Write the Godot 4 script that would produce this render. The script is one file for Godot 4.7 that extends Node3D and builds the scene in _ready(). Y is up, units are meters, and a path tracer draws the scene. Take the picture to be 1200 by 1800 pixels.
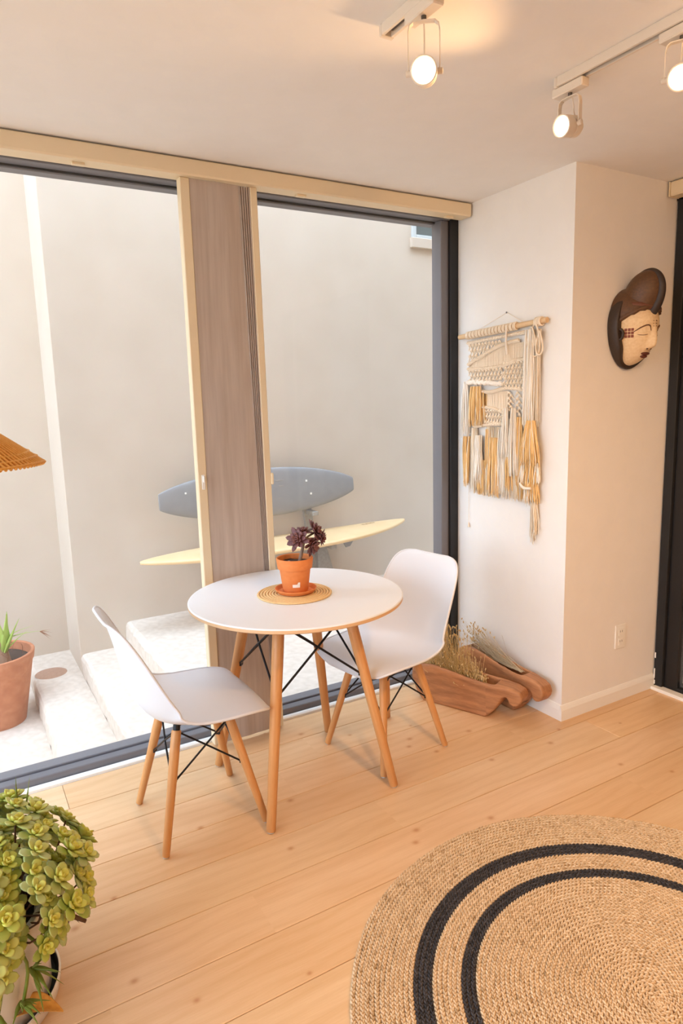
extends Node3D

const CEIL := 2.362          # ceiling height
const WIN_Z := -2.68         # inner face of the window frame
const WALL_X := 2.258        # face of the wall that carries the wall hanging
const MASK_Z := -1.965       # face of the wall that carries the mask
const LEFT_X := -2.0          # face of the left-hand wall, out of the picture
const DOOR_X := 2.906        # face of the right-hand wall

var M := {}
var rng := RandomNumberGenerator.new()
var used := {}


# ---------------------------------------------------------------- mesh builder
class Builder:
	var p := PackedVector3Array()
	var s := PackedInt32Array()
	var k := PackedColorArray()
	var uv := PackedVector2Array()
	var color := Color.WHITE
	var colored := false
	var mapped := false

	func tri(a: Vector3, b: Vector3, c: Vector3, group := 0) -> void:
		p.append(a); p.append(b); p.append(c)
		s.append(group)
		if colored:
			k.append(color); k.append(color); k.append(color)

	func quad(a: Vector3, b: Vector3, c: Vector3, d: Vector3, group := 0) -> void:
		tri(a, b, c, group)
		tri(a, c, d, group)

	# turns every face of a closed piece outwards
	func orient(start: int) -> void:
		var v := 0.0
		var o := p[start] if start < p.size() else Vector3.ZERO
		for i in range(start, p.size(), 3):
			v += (p[i] - o).dot((p[i + 1] - o).cross(p[i + 2] - o))
		if v > 0.0:
			for i in range(start, p.size(), 3):
				var t := p[i + 1]
				p[i + 1] = p[i + 2]
				p[i + 2] = t
				if mapped:
					var u := uv[i + 1]
					uv[i + 1] = uv[i + 2]
					uv[i + 2] = u
				if colored:
					var q := k[i + 1]
					k[i + 1] = k[i + 2]
					k[i + 2] = q

	# box with chamfered edges
	func box(c: Vector3, size: Vector3, bevel := 0.0, turn := Basis.IDENTITY) -> void:
		var start := p.size()
		var h := size / 2.0
		var b := minf(bevel, minf(h.x, minf(h.y, h.z)) * 0.9)
		var corner := func(sx: float, sy: float, sz: float, axis: int) -> Vector3:
			var v := Vector3(sx * (h.x - (0.0 if axis == 0 else b)), sy * (h.y - (0.0 if axis == 1 else b)), sz * (h.z - (0.0 if axis == 2 else b)))
			return c + turn * v
		var sg := [-1.0, 1.0]
		for a in 3:
			for e: float in sg:
				var q := []
				for f: Array in [[-1.0, -1.0], [1.0, -1.0], [1.0, 1.0], [-1.0, 1.0]]:
					var v := [0.0, 0.0, 0.0]
					v[a] = e; v[(a + 1) % 3] = f[0]; v[(a + 2) % 3] = f[1]
					q.append(corner.call(v[0], v[1], v[2], a))
				_out(q, c)
		if b > 0.0:
			for a in 3:      # edges that run along axis a
				var a1 := (a + 1) % 3
				var a2 := (a + 2) % 3
				for e1: float in sg:
					for e2: float in sg:
						var q := []
						for f: Array in [[-1.0, a1], [1.0, a1], [1.0, a2], [-1.0, a2]]:
							var v := [0.0, 0.0, 0.0]
							v[a] = f[0]; v[a1] = e1; v[a2] = e2
							q.append(corner.call(v[0], v[1], v[2], f[1]))
						_out(q, c)
			for x: float in sg:
				for y: float in sg:
					for z: float in sg:
						_out([corner.call(x, y, z, 0), corner.call(x, y, z, 1), corner.call(x, y, z, 2)], c)

	func _out(q: Array, c: Vector3) -> void:
		var m := Vector3.ZERO
		for v: Vector3 in q:
			m += v
		m /= q.size()
		var n: Vector3 = (q[1] - q[0]).cross(q[2] - q[0])
		if n.dot(m - c) > 0.0:
			q.reverse()
		tri(q[0], q[1], q[2], -1)
		if q.size() == 4:
			tri(q[0], q[2], q[3], -1)

	# lathe round the local y axis; runs = polylines of (radius, height), each smooth in itself
	func lathe(runs: Array, seg: int, xf := Transform3D.IDENTITY, first_group := 1) -> void:
		var start := p.size()
		var g := first_group
		for run: Array in runs:
			for i in run.size() - 1:
				var a: Vector2 = run[i]
				var b: Vector2 = run[i + 1]
				for j in seg:
					var t0 := TAU * j / seg
					var t1 := TAU * ((j + 1) % seg) / seg
					var q := [_ring(a, t0), _ring(b, t0), _ring(b, t1), _ring(a, t1)]
					if b.x > 1e-6:
						tri(xf * q[0], xf * q[1], xf * q[2], g)
					if a.x > 1e-6:
						tri(xf * q[0], xf * q[2], xf * q[3], g)
			g += 1
		orient(start)

	func _ring(a: Vector2, t: float) -> Vector3:
		return Vector3(a.x * cos(t), a.y, a.x * sin(t))

	# tube along points with a radius for each
	func tube(pts: Array, radii: Array, seg := 8, group := 1, flat := 1.0) -> void:
		var start := p.size()
		var n := pts.size()
		var rings := []
		var up := Vector3.UP
		for i in n:
			var t: Vector3 = (pts[mini(i + 1, n - 1)] - pts[maxi(i - 1, 0)])
			t = t.normalized() if t.length() > 1e-9 else Vector3.UP
			if i == 0:
				up = Vector3.UP if absf(t.y) < 0.9 else Vector3.RIGHT
			var sx := t.cross(up).normalized()
			up = sx.cross(t).normalized()
			var r: float = radii[i] if i < radii.size() else radii[radii.size() - 1]
			var ring := PackedVector3Array()
			for j in seg:
				var a := TAU * j / seg
				ring.append(pts[i] + (sx * cos(a) + up * sin(a) * flat) * r)
			rings.append(ring)
		for i in n - 1:
			for j in seg:
				var j1 := (j + 1) % seg
				quad(rings[i][j], rings[i + 1][j], rings[i + 1][j1], rings[i][j1], group)
		for j in seg:
			var j1 := (j + 1) % seg
			tri(pts[0], rings[0][j], rings[0][j1], group + 1)
			tri(pts[n - 1], rings[n - 1][j1], rings[n - 1][j], group + 2)
		orient(start)

	# grid of a parametric surface f(u, v), u and v in 0..1
	func grid(nu: int, nv: int, f: Callable, group := 1, wrap_u := false, closed := true) -> void:
		var start := p.size()
		var q := []
		for j in nv + 1:
			var row := PackedVector3Array()
			for i in nu + 1:
				row.append(f.call(float(i % nu if wrap_u else i) / nu, float(j) / nv))
			q.append(row)
		for j in nv:
			for i in nu:
				var a: Vector3 = q[j][i]
				var b: Vector3 = q[j][i + 1]
				var c: Vector3 = q[j + 1][i + 1]
				var d: Vector3 = q[j + 1][i]
				if not a.is_equal_approx(b):
					tri(a, b, c, group)
				if not c.is_equal_approx(d):
					tri(a, c, d, group)
		if closed:
			orient(start)

	# outline (x, y) pushed from z = -depth / 2 to depth / 2
	func prism(outline: PackedVector2Array, depth: float, xf := Transform3D.IDENTITY) -> void:
		var start := p.size()
		var ix := Geometry2D.triangulate_polygon(outline)
		var n := outline.size()
		var z := depth / 2.0
		for i in range(0, ix.size(), 3):
			var a := outline[ix[i]]
			var b := outline[ix[i + 1]]
			var c := outline[ix[i + 2]]
			if (b - a).cross(c - a) < 0.0:
				var t := b
				b = c
				c = t
			tri(xf * Vector3(a.x, a.y, z), xf * Vector3(b.x, b.y, z), xf * Vector3(c.x, c.y, z), -1)
			tri(xf * Vector3(a.x, a.y, -z), xf * Vector3(c.x, c.y, -z), xf * Vector3(b.x, b.y, -z), -1)
		var turn := 0.0
		for i in n:
			turn += outline[i].cross(outline[(i + 1) % n])
		for i in n:
			var a := outline[i]
			var b := outline[(i + 1) % n]
			if turn < 0.0:
				var t := a
				a = b
				b = t
			quad(xf * Vector3(a.x, a.y, z), xf * Vector3(a.x, a.y, -z), xf * Vector3(b.x, b.y, -z), xf * Vector3(b.x, b.y, z), -1)
		orient(start)

	func ball(c: Vector3, r: Vector3, turn := Basis.IDENTITY, nu := 10, nv := 6) -> void:
		grid(nu, nv, func(u: float, v: float) -> Vector3:
			var a := TAU * u
			var b := PI * v
			return c + turn * Vector3(r.x * sin(b) * cos(a), r.y * cos(b), r.z * sin(b) * sin(a)), 1, true)

	func mesh() -> ArrayMesh:
		var st := SurfaceTool.new()
		st.begin(Mesh.PRIMITIVE_TRIANGLES)
		for i in p.size():
			if i % 3 == 0:
				st.set_smooth_group(s[i / 3] if s[i / 3] >= 0 else 0xFFFFFFFF)
			if colored:
				st.set_color(k[i])
			if mapped:
				st.set_uv(uv[i])
			st.add_vertex(p[i])
		st.generate_normals()
		st.index()
		return st.commit()


# ---------------------------------------------------------------- nodes and tags
func numbered(called: String) -> String:
	var n: int = used.get(called, 0)
	used[called] = n + 1
	return called if n == 0 else "%s_%03d" % [called, n]


func put(called: String, mesh: Mesh, m: Material, parent: Node = self, at := Vector3.ZERO) -> MeshInstance3D:
	var o := MeshInstance3D.new()
	o.name = numbered(called) if parent == self else called
	o.mesh = mesh
	o.material_override = m
	o.position = at
	parent.add_child(o, true)
	return o


func thing(called: String, label: String, category: String, at := Vector3.ZERO, turn := 0.0, group := "") -> Node3D:
	var o := Node3D.new()
	o.name = numbered(called)
	add_child(o, true)
	o.position = at
	o.rotation.y = turn
	tag(o, label, category, group)
	return o


func tag(o: Node, label: String, category: String, group := "") -> Node:
	o.set_meta("label", label)
	o.set_meta("category", category)
	if group != "":
		o.set_meta("group", group)
	return o


func setting(called: String, mesh: Mesh, m: Material, label := "") -> MeshInstance3D:
	var o := put(called, mesh, m)
	o.set_meta("kind", "structure")
	if label != "":
		o.set_meta("label", label)
	return o


func setting_node(called: String, label := "") -> Node3D:
	var o := Node3D.new()
	o.name = numbered(called)
	add_child(o, true)
	o.set_meta("kind", "structure")
	if label != "":
		o.set_meta("label", label)
	return o


func box_mesh(lo: Vector3, hi: Vector3, bevel := 0.0) -> ArrayMesh:
	var b := Builder.new()
	b.box((lo + hi) / 2.0, hi - lo, bevel)
	return b.mesh()


func sheet(lo: Vector3, hi: Vector3) -> ArrayMesh:
	var b := Builder.new()
	var mid := Vector3(hi.x, lo.y, hi.z)
	b.quad(lo, mid, hi, Vector3(lo.x, hi.y, lo.z), -1)
	return b.mesh()


func along(a: Vector3, b: Vector3) -> Transform3D:      # local y runs from a to b
	var y := (b - a).normalized()
	var x := y.cross(Vector3(0.31, 0.0, 0.95)).normalized()
	return Transform3D(Basis(x, y, x.cross(y)), a)


func spline(c: Array, n: int) -> Array:
	var out := []
	var m := c.size()
	for i in m - 1:
		for j in n:
			var t := float(j) / n
			var p0 = c[maxi(i - 1, 0)]
			var p1 = c[i]
			var p2 = c[i + 1]
			var p3 = c[mini(i + 2, m - 1)]
			out.append(0.5 * ((2.0 * p1) + (p2 - p0) * t + (2.0 * p0 - 5.0 * p1 + 4.0 * p2 - p3) * t * t + (3.0 * p1 - p0 - 3.0 * p2 + p3) * t * t * t))
	out.append(c[m - 1])
	return out


# ---------------------------------------------------------------- materials
func noise(freq: float, oct := 4, sd := 1) -> FastNoiseLite:
	var n := FastNoiseLite.new()
	n.noise_type = FastNoiseLite.TYPE_SIMPLEX_SMOOTH
	n.seed = sd
	n.frequency = freq
	n.fractal_octaves = oct
	return n


func noise_map(freq: float, oct: int, sd: int, size := 256, ramp: Array = []) -> NoiseTexture2D:
	var t := NoiseTexture2D.new()
	t.width = size
	t.height = size
	t.seamless = true
	t.noise = noise(freq, oct, sd)
	if ramp.size():
		var g := Gradient.new()
		g.offsets = PackedFloat32Array([0.0, 1.0])
		g.colors = PackedColorArray([ramp[0], ramp[1]])
		t.color_ramp = g
	return t


func rgb(r: int, g: int, b: int) -> Color:
	return Color8(r, g, b)


func plain(c: Color, rough := 0.6, metal := 0.0) -> StandardMaterial3D:
	var m := StandardMaterial3D.new()
	m.albedo_color = c
	m.roughness = rough
	m.metallic = metal
	return m


# a colour with fine mottling and relief, mapped without coordinates
func mottled(a: Color, b: Color, freq: float, scale: float, rough: float, bump := 0.0, bump_scale := 1.0, sd := 3) -> StandardMaterial3D:
	var m := plain(Color.WHITE, rough)
	m.albedo_texture = noise_map(freq, 4, sd, 256, [a, b])
	m.uv1_triplanar = true
	m.uv1_scale = Vector3.ONE * scale
	if bump > 0.0:
		m.heightmap_enabled = true
		m.heightmap_texture = noise_map(freq * bump_scale, 4, sd + 1)
		m.heightmap_scale = bump
	return m


# wood: grain runs along x of the picture
func wood_image(w: int, h: int, base: Color, late: Color, rings: float, sd: int, knots := 0, knot: Color = Color.BLACK) -> Image:
	var im := Image.create(w, h, false, Image.FORMAT_RGB8)
	var n1 := noise(1.0, 3, sd)
	var n2 := noise(1.0, 2, sd + 5)
	var n3 := noise(1.0, 2, sd + 9)
	var r := RandomNumberGenerator.new()
	r.seed = sd
	var spots := []
	for i in knots:
		spots.append(Vector3(r.randf() * w, r.randf() * h, r.randf_range(2.2, 4.6)))
	for y in h:
		for x in w:
			var u := float(x) / w
			var v := float(y) / h
			var pull := 0.0
			var dark := 0.0
			for q: Vector3 in spots:
				var dx := (x - q.x) / q.z / 2.2
				var dy := (y - q.y) / q.z
				var d := dx * dx * 0.35 + dy * dy
				if d < 30.0:
					pull += exp(-d * 0.25) * 0.10 * signf(dy)
					dark = maxf(dark, exp(-(dx * dx + dy * dy) * 0.9))
			var warp := n1.get_noise_2d(u * 2.2, v * 0.9) * 0.30 + pull * 0.5
			var g := 0.5 + 0.5 * sin((v + warp * 0.30) * rings * TAU + n3.get_noise_2d(u * 4.0, v * 9.0) * 1.6)
			var line := pow(g, 2.0) * 0.5
			var fine := n2.get_noise_2d(u * 16.0, v * 150.0) * 0.5 + 0.5
			var broad := n3.get_noise_2d(u * 3.0 + 40.0, v * 4.0) * 0.5 + 0.5
			var c := base.lerp(late, clampf(line * 0.45 + fine * 0.40 + broad * 0.5 - 0.25, 0.0, 1.0))
			if dark > 0.02:
				c = c.lerp(knot, dark * 0.75)
			im.set_pixel(x, y, c)
	return im


func wood(base: Color, late: Color, rings: float, scale: Vector3, rough: float, sd: int) -> StandardMaterial3D:
	var m := plain(Color.WHITE, rough)
	var im := wood_image(256, 128, base, late, rings, sd)
	im.rotate_90(CLOCKWISE)
	m.albedo_texture = ImageTexture.create_from_image(im)
	m.uv1_triplanar = true
	m.uv1_scale = scale
	return m


func make_materials() -> void:
	M.paint = mottled(rgb(238, 233, 227), rgb(235, 230, 223), 0.02, 1.2, 0.85, 0.0, 3.0, 3)
	M.trim_paint = plain(rgb(240, 236, 228), 0.5)
	M.render = mottled(rgb(209, 194, 177), rgb(203, 187, 169), 0.012, 0.6, 0.95, 0.0, 5.0, 11)
	M.concrete = mottled(rgb(226, 212, 197), rgb(208, 192, 175), 0.03, 2.2, 0.95, 0.05, 2.0, 17)
	M.black_metal = plain(rgb(38, 37, 38), 0.35, 0.4)
	M.grey_metal = plain(rgb(118, 116, 120), 0.42, 0.2)
	M.dark_seal = plain(rgb(24, 23, 23), 0.7)
	M.cream = plain(rgb(229, 209, 174), 0.5)
	M.glass = plain(Color(0.96, 0.98, 0.97, 0.04), 0.02)
	M.glass.metallic_specular = 0.3
	M.glass.transparency = BaseMaterial3D.TRANSPARENCY_ALPHA
	M.sub = plain(rgb(120, 84, 52), 0.9)
	M.lamp_metal = plain(rgb(228, 214, 196), 0.45)
	M.lamp_dark = plain(rgb(86, 78, 70), 0.5)
	M.bulb = plain(rgb(255, 246, 230), 0.3)
	M.bulb.emission_enabled = true
	M.bulb.emission = rgb(255, 238, 205)
	M.bulb.emission_energy_multiplier = 1.6
	M.disc_brown = mottled(rgb(186, 150, 126), rgb(168, 130, 106), 0.03, 5.0, 0.95, 0.0, 1.0, 19)  # mottled reddish brown for the disc on the step
	M.fence = plain(rgb(70, 66, 64), 0.8)


# ---------------------------------------------------------------- the scene
func _ready() -> void:
	rng.seed = 20240
	camera_and_light()
	make_materials()
	more_materials()
	room()
	courtyard()
	track_lights()
	blind()
	table()
	var shell := chair_shell()
	chair("white shell chair left of the table, seen from behind its back", Vector3(0.645, 0, -2.182), PI / 2.0, shell)
	chair("white shell chair right of the table, facing the camera's left", Vector3(1.4715, 0, -2.215), -1.409, shell)
	rug()
	troughs()
	wall_hanging()
	mask()
	outlet()
	wicker_lamp()
	courtyard_window()
	surfboards()
	courtyard_pot()
	foreground_plant()
	table_setting()



func camera_and_light() -> void:
	var cam := Camera3D.new()
	cam.name = "camera"
	cam.position = Vector3(0.0, 1.45, 0.0)
	cam.rotation = Vector3(-0.16344785, -0.52561218, -0.0277471)
	cam.fov = 74.8593
	cam.near = 0.05
	cam.far = 100.0
	cam.current = true
	add_child(cam)
	var env := Environment.new()
	env.tonemap_mode = Environment.TONE_MAPPER_LINEAR
	env.tonemap_exposure = 1.13
	env.background_mode = Environment.BG_SKY
	var sky := Sky.new()
	var air := ProceduralSkyMaterial.new()
	air.sky_top_color = Color(0.80, 0.895, 1.0)
	air.sky_horizon_color = Color(0.88, 0.94, 1.0)
	air.ground_bottom_color = Color(0.6, 0.56, 0.52)
	air.ground_horizon_color = Color(0.8, 0.78, 0.75)
	air.sky_energy_multiplier = 1.0
	sky.sky_material = air
	env.sky = sky
	env.background_energy_multiplier = 7.1
	env.sdfgi_enabled = true
	env.ssao_enabled = true
	env.ssil_enabled = true
	var we := WorldEnvironment.new()
	we.name = "environment"
	we.environment = env
	add_child(we)


func room() -> void:
	var floor_node := setting_node("floor", "pale pine plank floor")
	put("subfloor", box_mesh(Vector3(LEFT_X, -0.12, -2.655), Vector3(3.05, -0.0225, 2.5)), M.sub, floor_node)
	planks(floor_node)
	setting("ceiling", box_mesh(Vector3(LEFT_X - 0.2, CEIL, -2.86), Vector3(3.2, CEIL + 0.16, 2.6)), M.paint, "smooth off-white ceiling")
	left_wall()
	setting("wall_back", box_mesh(Vector3(LEFT_X, -0.1, 2.4), Vector3(3.05, CEIL, 2.55)), M.paint)
	setting("wall_front", box_mesh(Vector3(WALL_X, -0.1, -2.86), Vector3(3.3, CEIL, MASK_Z)), M.paint, "white wall block with the wall hanging on one face and the mask on the other")
	setting("wall_right", box_mesh(Vector3(DOOR_X, -0.1, 0.6), Vector3(3.05, CEIL, 2.4)), M.paint)
	# skirting boards
	var b := Builder.new()
	var prof := PackedVector2Array([Vector2(0, 0), Vector2(0.012, 0), Vector2(0.012, 0.05), Vector2(0.008, 0.062), Vector2(0.004, 0.07), Vector2(0, 0.072)])
	var turn_x := Transform3D(Basis(Vector3(-1, 0, 0), Vector3(0, 1, 0), Vector3(0, 0, -1)), Vector3(WALL_X, 0, (WIN_Z + 0.03 + MASK_Z) / 2.0))
	b.prism(prof, MASK_Z - WIN_Z - 0.03, turn_x)
	setting("baseboard_left", b.mesh(), M.trim_paint)
	b = Builder.new()
	var turn_z := Transform3D(Basis(Vector3(0, 0, 1), Vector3(0, 1, 0), Vector3(-1, 0, 0)), Vector3((WALL_X - 0.012 + DOOR_X) / 2.0, 0, MASK_Z))
	b.prism(prof, DOOR_X - WALL_X + 0.012, turn_z)
	setting("baseboard_front", b.mesh(), M.trim_paint)
	main_window()
	side_door()


func left_wall() -> void:
	# the glazed side of the room, left of the picture: the daylight that crosses the room comes in here
	var z0 := -2.62
	var z1 := 0.5
	setting("wall_left", box_mesh(Vector3(LEFT_X - 0.15, -0.1, z1), Vector3(LEFT_X, CEIL, 2.6)), M.paint)
	setting("wall_left_corner", box_mesh(Vector3(LEFT_X - 0.15, -0.1, -2.86), Vector3(LEFT_X, CEIL, z0)), M.paint)
	var win := setting_node("window_3", "glazed side of the room, left of the picture")
	put("frame", box_mesh(Vector3(LEFT_X - 0.1, -0.1, z0), Vector3(LEFT_X - 0.02, 0.05, z1)), M.grey_metal, win)
	put("frame", box_mesh(Vector3(LEFT_X - 0.1, 2.30, z0), Vector3(LEFT_X - 0.02, CEIL, z1)), M.grey_metal, win)
	for z: float in [z0, (z0 + z1) / 2.0, z1 - 0.05]:
		put("stile", box_mesh(Vector3(LEFT_X - 0.1, 0.05, z), Vector3(LEFT_X - 0.03, 2.30, z + 0.05)), M.grey_metal, win)
	put("pane", sheet(Vector3(LEFT_X - 0.057, 0.05, z0 + 0.05), Vector3(LEFT_X - 0.057, 2.30, z1 - 0.05)), M.glass, win)
	setting("floor_garden", box_mesh(Vector3(-9.0, -0.6, -2.6), Vector3(LEFT_X - 0.15, -0.4, 9.0)), M.concrete)


func planks(parent: Node3D) -> void:
	var w := 0.187
	var mats := []
	var im := wood_image(1536, 192, rgb(234, 200, 160), rgb(214, 172, 126), 9.0, 31, 6, rgb(190, 132, 88))
	var tex := ImageTexture.create_from_image(im)
	var bump := noise_map(0.05, 3, 8)
	for i in 6:
		var m := plain([rgb(255, 255, 255), rgb(250, 244, 238), rgb(255, 250, 240), rgb(246, 238, 228), rgb(253, 247, 242), rgb(249, 246, 240)][i], 0.34)
		m.albedo_texture = tex
		m.uv1_offset = Vector3(0.17 * i, 0.37 * i, 0)
		mats.append(m)
	var starts := [[0.241], [-1.1], [-0.3], [-0.8], [-0.5, 2.345], [-1.0], [-0.6], [-1.3], [-0.4], [-0.9, 2.1]]
	var z := -2.652
	var row := 0
	while z < 2.42:
		var cuts := [LEFT_X - 0.02]
		for c: float in starts[row % starts.size()]:
			if c < DOOR_X - 0.1 and c > LEFT_X + 0.15:
				cuts.append(c)
		cuts.append(DOOR_X + 0.02)
		var z1 := minf(z + w, 2.44)
		for i in cuts.size() - 1:
			var x0: float = cuts[i]
			var x1: float = cuts[i + 1]
			var b := Builder.new()
			b.box(Vector3(0, -0.011, 0), Vector3(x1 - x0 - 0.0012, 0.022, z1 - z - 0.0024), 0.0014)
			b.mapped = true
			var oz := rng.randf()
			for v in b.p:
				b.uv.append(Vector2(v.x / 1.9, v.z / 0.42 + oz))
			var o := put("plank", b.mesh(), mats[(row * 2 + i * 3) % 6], parent, Vector3((x0 + x1) / 2.0, 0, (z + z1) / 2.0))
			o.cast_shadow = GeometryInstance3D.SHADOW_CASTING_SETTING_ON
		z += w
		row += 1


func main_window() -> void:
	var win := setting_node("window_1", "wall of sliding glass in a dark grey metal frame onto the courtyard")
	var x0 := LEFT_X
	var x1 := WALL_X
	var top := 2.302
	# bottom track: front rail, groove, rear rail
	put("bottom_track", box_mesh(Vector3(x0, -0.1, WIN_Z - 0.045), Vector3(x1, 0.042, WIN_Z), 0.003), M.grey_metal, win)
	put("bottom_track", box_mesh(Vector3(x0, -0.1, WIN_Z - 0.11), Vector3(x1, 0.05, WIN_Z - 0.049), 0.003), M.grey_metal, win)
	put("top_track", box_mesh(Vector3(x0, top, WIN_Z - 0.06), Vector3(x1, CEIL, WIN_Z), 0.003), M.grey_metal, win)
	put("top_track", box_mesh(Vector3(x0, top - 0.012, WIN_Z - 0.12), Vector3(x1, CEIL, WIN_Z - 0.064), 0.003), M.grey_metal, win)
	put("seal", box_mesh(Vector3(x0, top - 0.006, WIN_Z - 0.064), Vector3(x1, top + 0.02, WIN_Z - 0.058)), M.dark_seal, win)
	# right jamb and the stile of the right-hand pane
	put("jamb", box_mesh(Vector3(x1 - 0.052, 0.0, WIN_Z - 0.11), Vector3(x1, top + 0.01, WIN_Z + 0.004), 0.003), M.black_metal, win)
	put("stile", box_mesh(Vector3(x1 - 0.098, 0.05, WIN_Z - 0.085), Vector3(x1 - 0.050, top, WIN_Z - 0.012), 0.003), M.grey_metal, win)
	put("stile", box_mesh(Vector3(1.02, 0.05, WIN_Z - 0.085), Vector3(1.075, top, WIN_Z - 0.02), 0.003), M.grey_metal, win)
	put("stile", box_mesh(Vector3(-0.60, 0.05, WIN_Z - 0.085), Vector3(-0.55, top, WIN_Z - 0.02), 0.003), M.grey_metal, win)
	put("jamb", box_mesh(Vector3(x0, 0.0, WIN_Z - 0.11), Vector3(x0 + 0.05, top + 0.01, WIN_Z), 0.003), M.black_metal, win)
	for e: Array in [[x0 + 0.05, -0.60], [-0.55, 1.02], [1.075, x1 - 0.098]]:
		put("pane", sheet(Vector3(e[0], 0.045, WIN_Z - 0.053), Vector3(e[1], top + 0.005, WIN_Z - 0.053)), M.glass, win)
	setting("trim_1", box_mesh(Vector3(x0, -0.02, WIN_Z + 0.001), Vector3(x1, 0.016, WIN_Z + 0.028), 0.006), M.trim_paint, "white sill strip along the foot of the window")


func side_door() -> void:
	var d := setting_node("door_1", "black framed sliding glass door at the right edge")
	var z0 := MASK_Z
	var z1 := 0.6
	put("frame", box_mesh(Vector3(DOOR_X + 0.002, 0.0, z0 + 0.006), Vector3(DOOR_X + 0.09, 2.30, z0 + 0.05), 0.003), M.dark_seal, d)
	put("stile", box_mesh(Vector3(DOOR_X + 0.02, 0.02, z0 + 0.05), Vector3(DOOR_X + 0.07, 2.29, z0 + 0.12), 0.004), M.black_metal, d)
	put("frame", box_mesh(Vector3(DOOR_X + 0.002, 0.0, z1 - 0.05), Vector3(DOOR_X + 0.09, 2.30, z1), 0.003), M.dark_seal, d)
	put("frame", box_mesh(Vector3(DOOR_X + 0.002, 2.29, z0), Vector3(DOOR_X + 0.12, CEIL, z1), 0.003), M.dark_seal, d)
	put("bottom_track", box_mesh(Vector3(DOOR_X + 0.02, -0.1, z0 + 0.05), Vector3(DOOR_X + 0.10, 0.03, z1 - 0.05), 0.003), M.dark_seal, d)
	put("pane", box_mesh(Vector3(DOOR_X + 0.042, 0.03, z0 + 0.12), Vector3(DOOR_X + 0.048, 2.29, z1 - 0.05)), M.glass, d)
	put("sill", box_mesh(Vector3(DOOR_X - 0.03, -0.02, z0 + 0.012), Vector3(DOOR_X + 0.02, 0.014, z1), 0.004), M.trim_paint, d)
	for e: Array in [[0.155, 0.007, 0.028], [0.05, 0.006, 0.05], [0.02, 0.008, 0.02]]:
		put("paint_fleck", box_mesh(Vector3(DOOR_X - 0.0005, e[0], z0 + 0.008), Vector3(DOOR_X + 0.0015, e[0] + e[2], z0 + 0.008 + e[1])), M.trim_paint, d)
	# the side yard beyond it
	setting("floor_side", box_mesh(Vector3(3.05, -0.2, z0 - 0.4), Vector3(4.6, -0.06, 2.6)), M.concrete)
	setting("ceiling_added_side", box_mesh(Vector3(3.06, 2.45, -3.0), Vector3(4.4, 2.55, 2.6)), M.fence)  # unseen roof added to keep cool sky light off the door
	setting("wall_added_side_end", box_mesh(Vector3(3.05, -0.2, 2.6), Vector3(4.55, 2.55, 2.7)), M.fence)  # unseen end wall added to keep bright sky out of the glass reflections
	setting("wall_side", box_mesh(Vector3(4.4, -0.2, -3.0), Vector3(4.55, 2.6, 2.6)), M.fence)


func courtyard() -> void:
	var back := -4.43
	var recess := -4.95
	var top := 5.0
	var corner := 0.59
	setting("wall_courtyard", box_mesh(Vector3(corner, -0.6, recess - 0.2), Vector3(5.6, top, back), 0.004), M.render, "cream rendered courtyard wall behind the surfboards")
	setting("wall_recess", box_mesh(Vector3(-3.6, -0.6, recess - 0.2), Vector3(corner, top, recess)), M.render, "cream rendered courtyard wall set back beside the steps")
	setting("wall_courtyard_left", box_mesh(Vector3(-3.75, -0.6, recess), Vector3(-3.6, 2.1, -2.7)), M.render)
	setting("wall_courtyard_right", box_mesh(Vector3(5.6, -0.6, recess), Vector3(5.75, top, -2.7)), M.render)
	setting("wall_added_upper", box_mesh(Vector3(-3.6, CEIL + 0.16, -2.86), Vector3(5.6, 4.45, -2.6)), M.render)  # unseen wall added to narrow the sky opening and dim the courtyard
	var st := setting_node("courtyard_steps", "worn pale concrete steps rising to the right in the courtyard")
	var lv := [[-3.6, 0.305, -0.38], [0.305, 0.59, -0.25], [0.59, 0.885, -0.117], [0.885, 5.6, 0.045]]
	for i in 4:
		var z1: float = recess if i < 2 else back
		put("step", worn_step(lv[i][0], lv[i][1], lv[i][2], z1 + 0.0, -2.78, i > 0), M.concrete, st)


	# thin flat reddish-brown disc on the first tread
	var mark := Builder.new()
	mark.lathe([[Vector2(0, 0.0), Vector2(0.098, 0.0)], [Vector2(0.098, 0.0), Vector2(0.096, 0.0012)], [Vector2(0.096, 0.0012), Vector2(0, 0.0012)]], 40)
	put("brown_disc", mark.mesh(), M.disc_brown, st, Vector3(0.418, -0.2502, -4.56))


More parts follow.
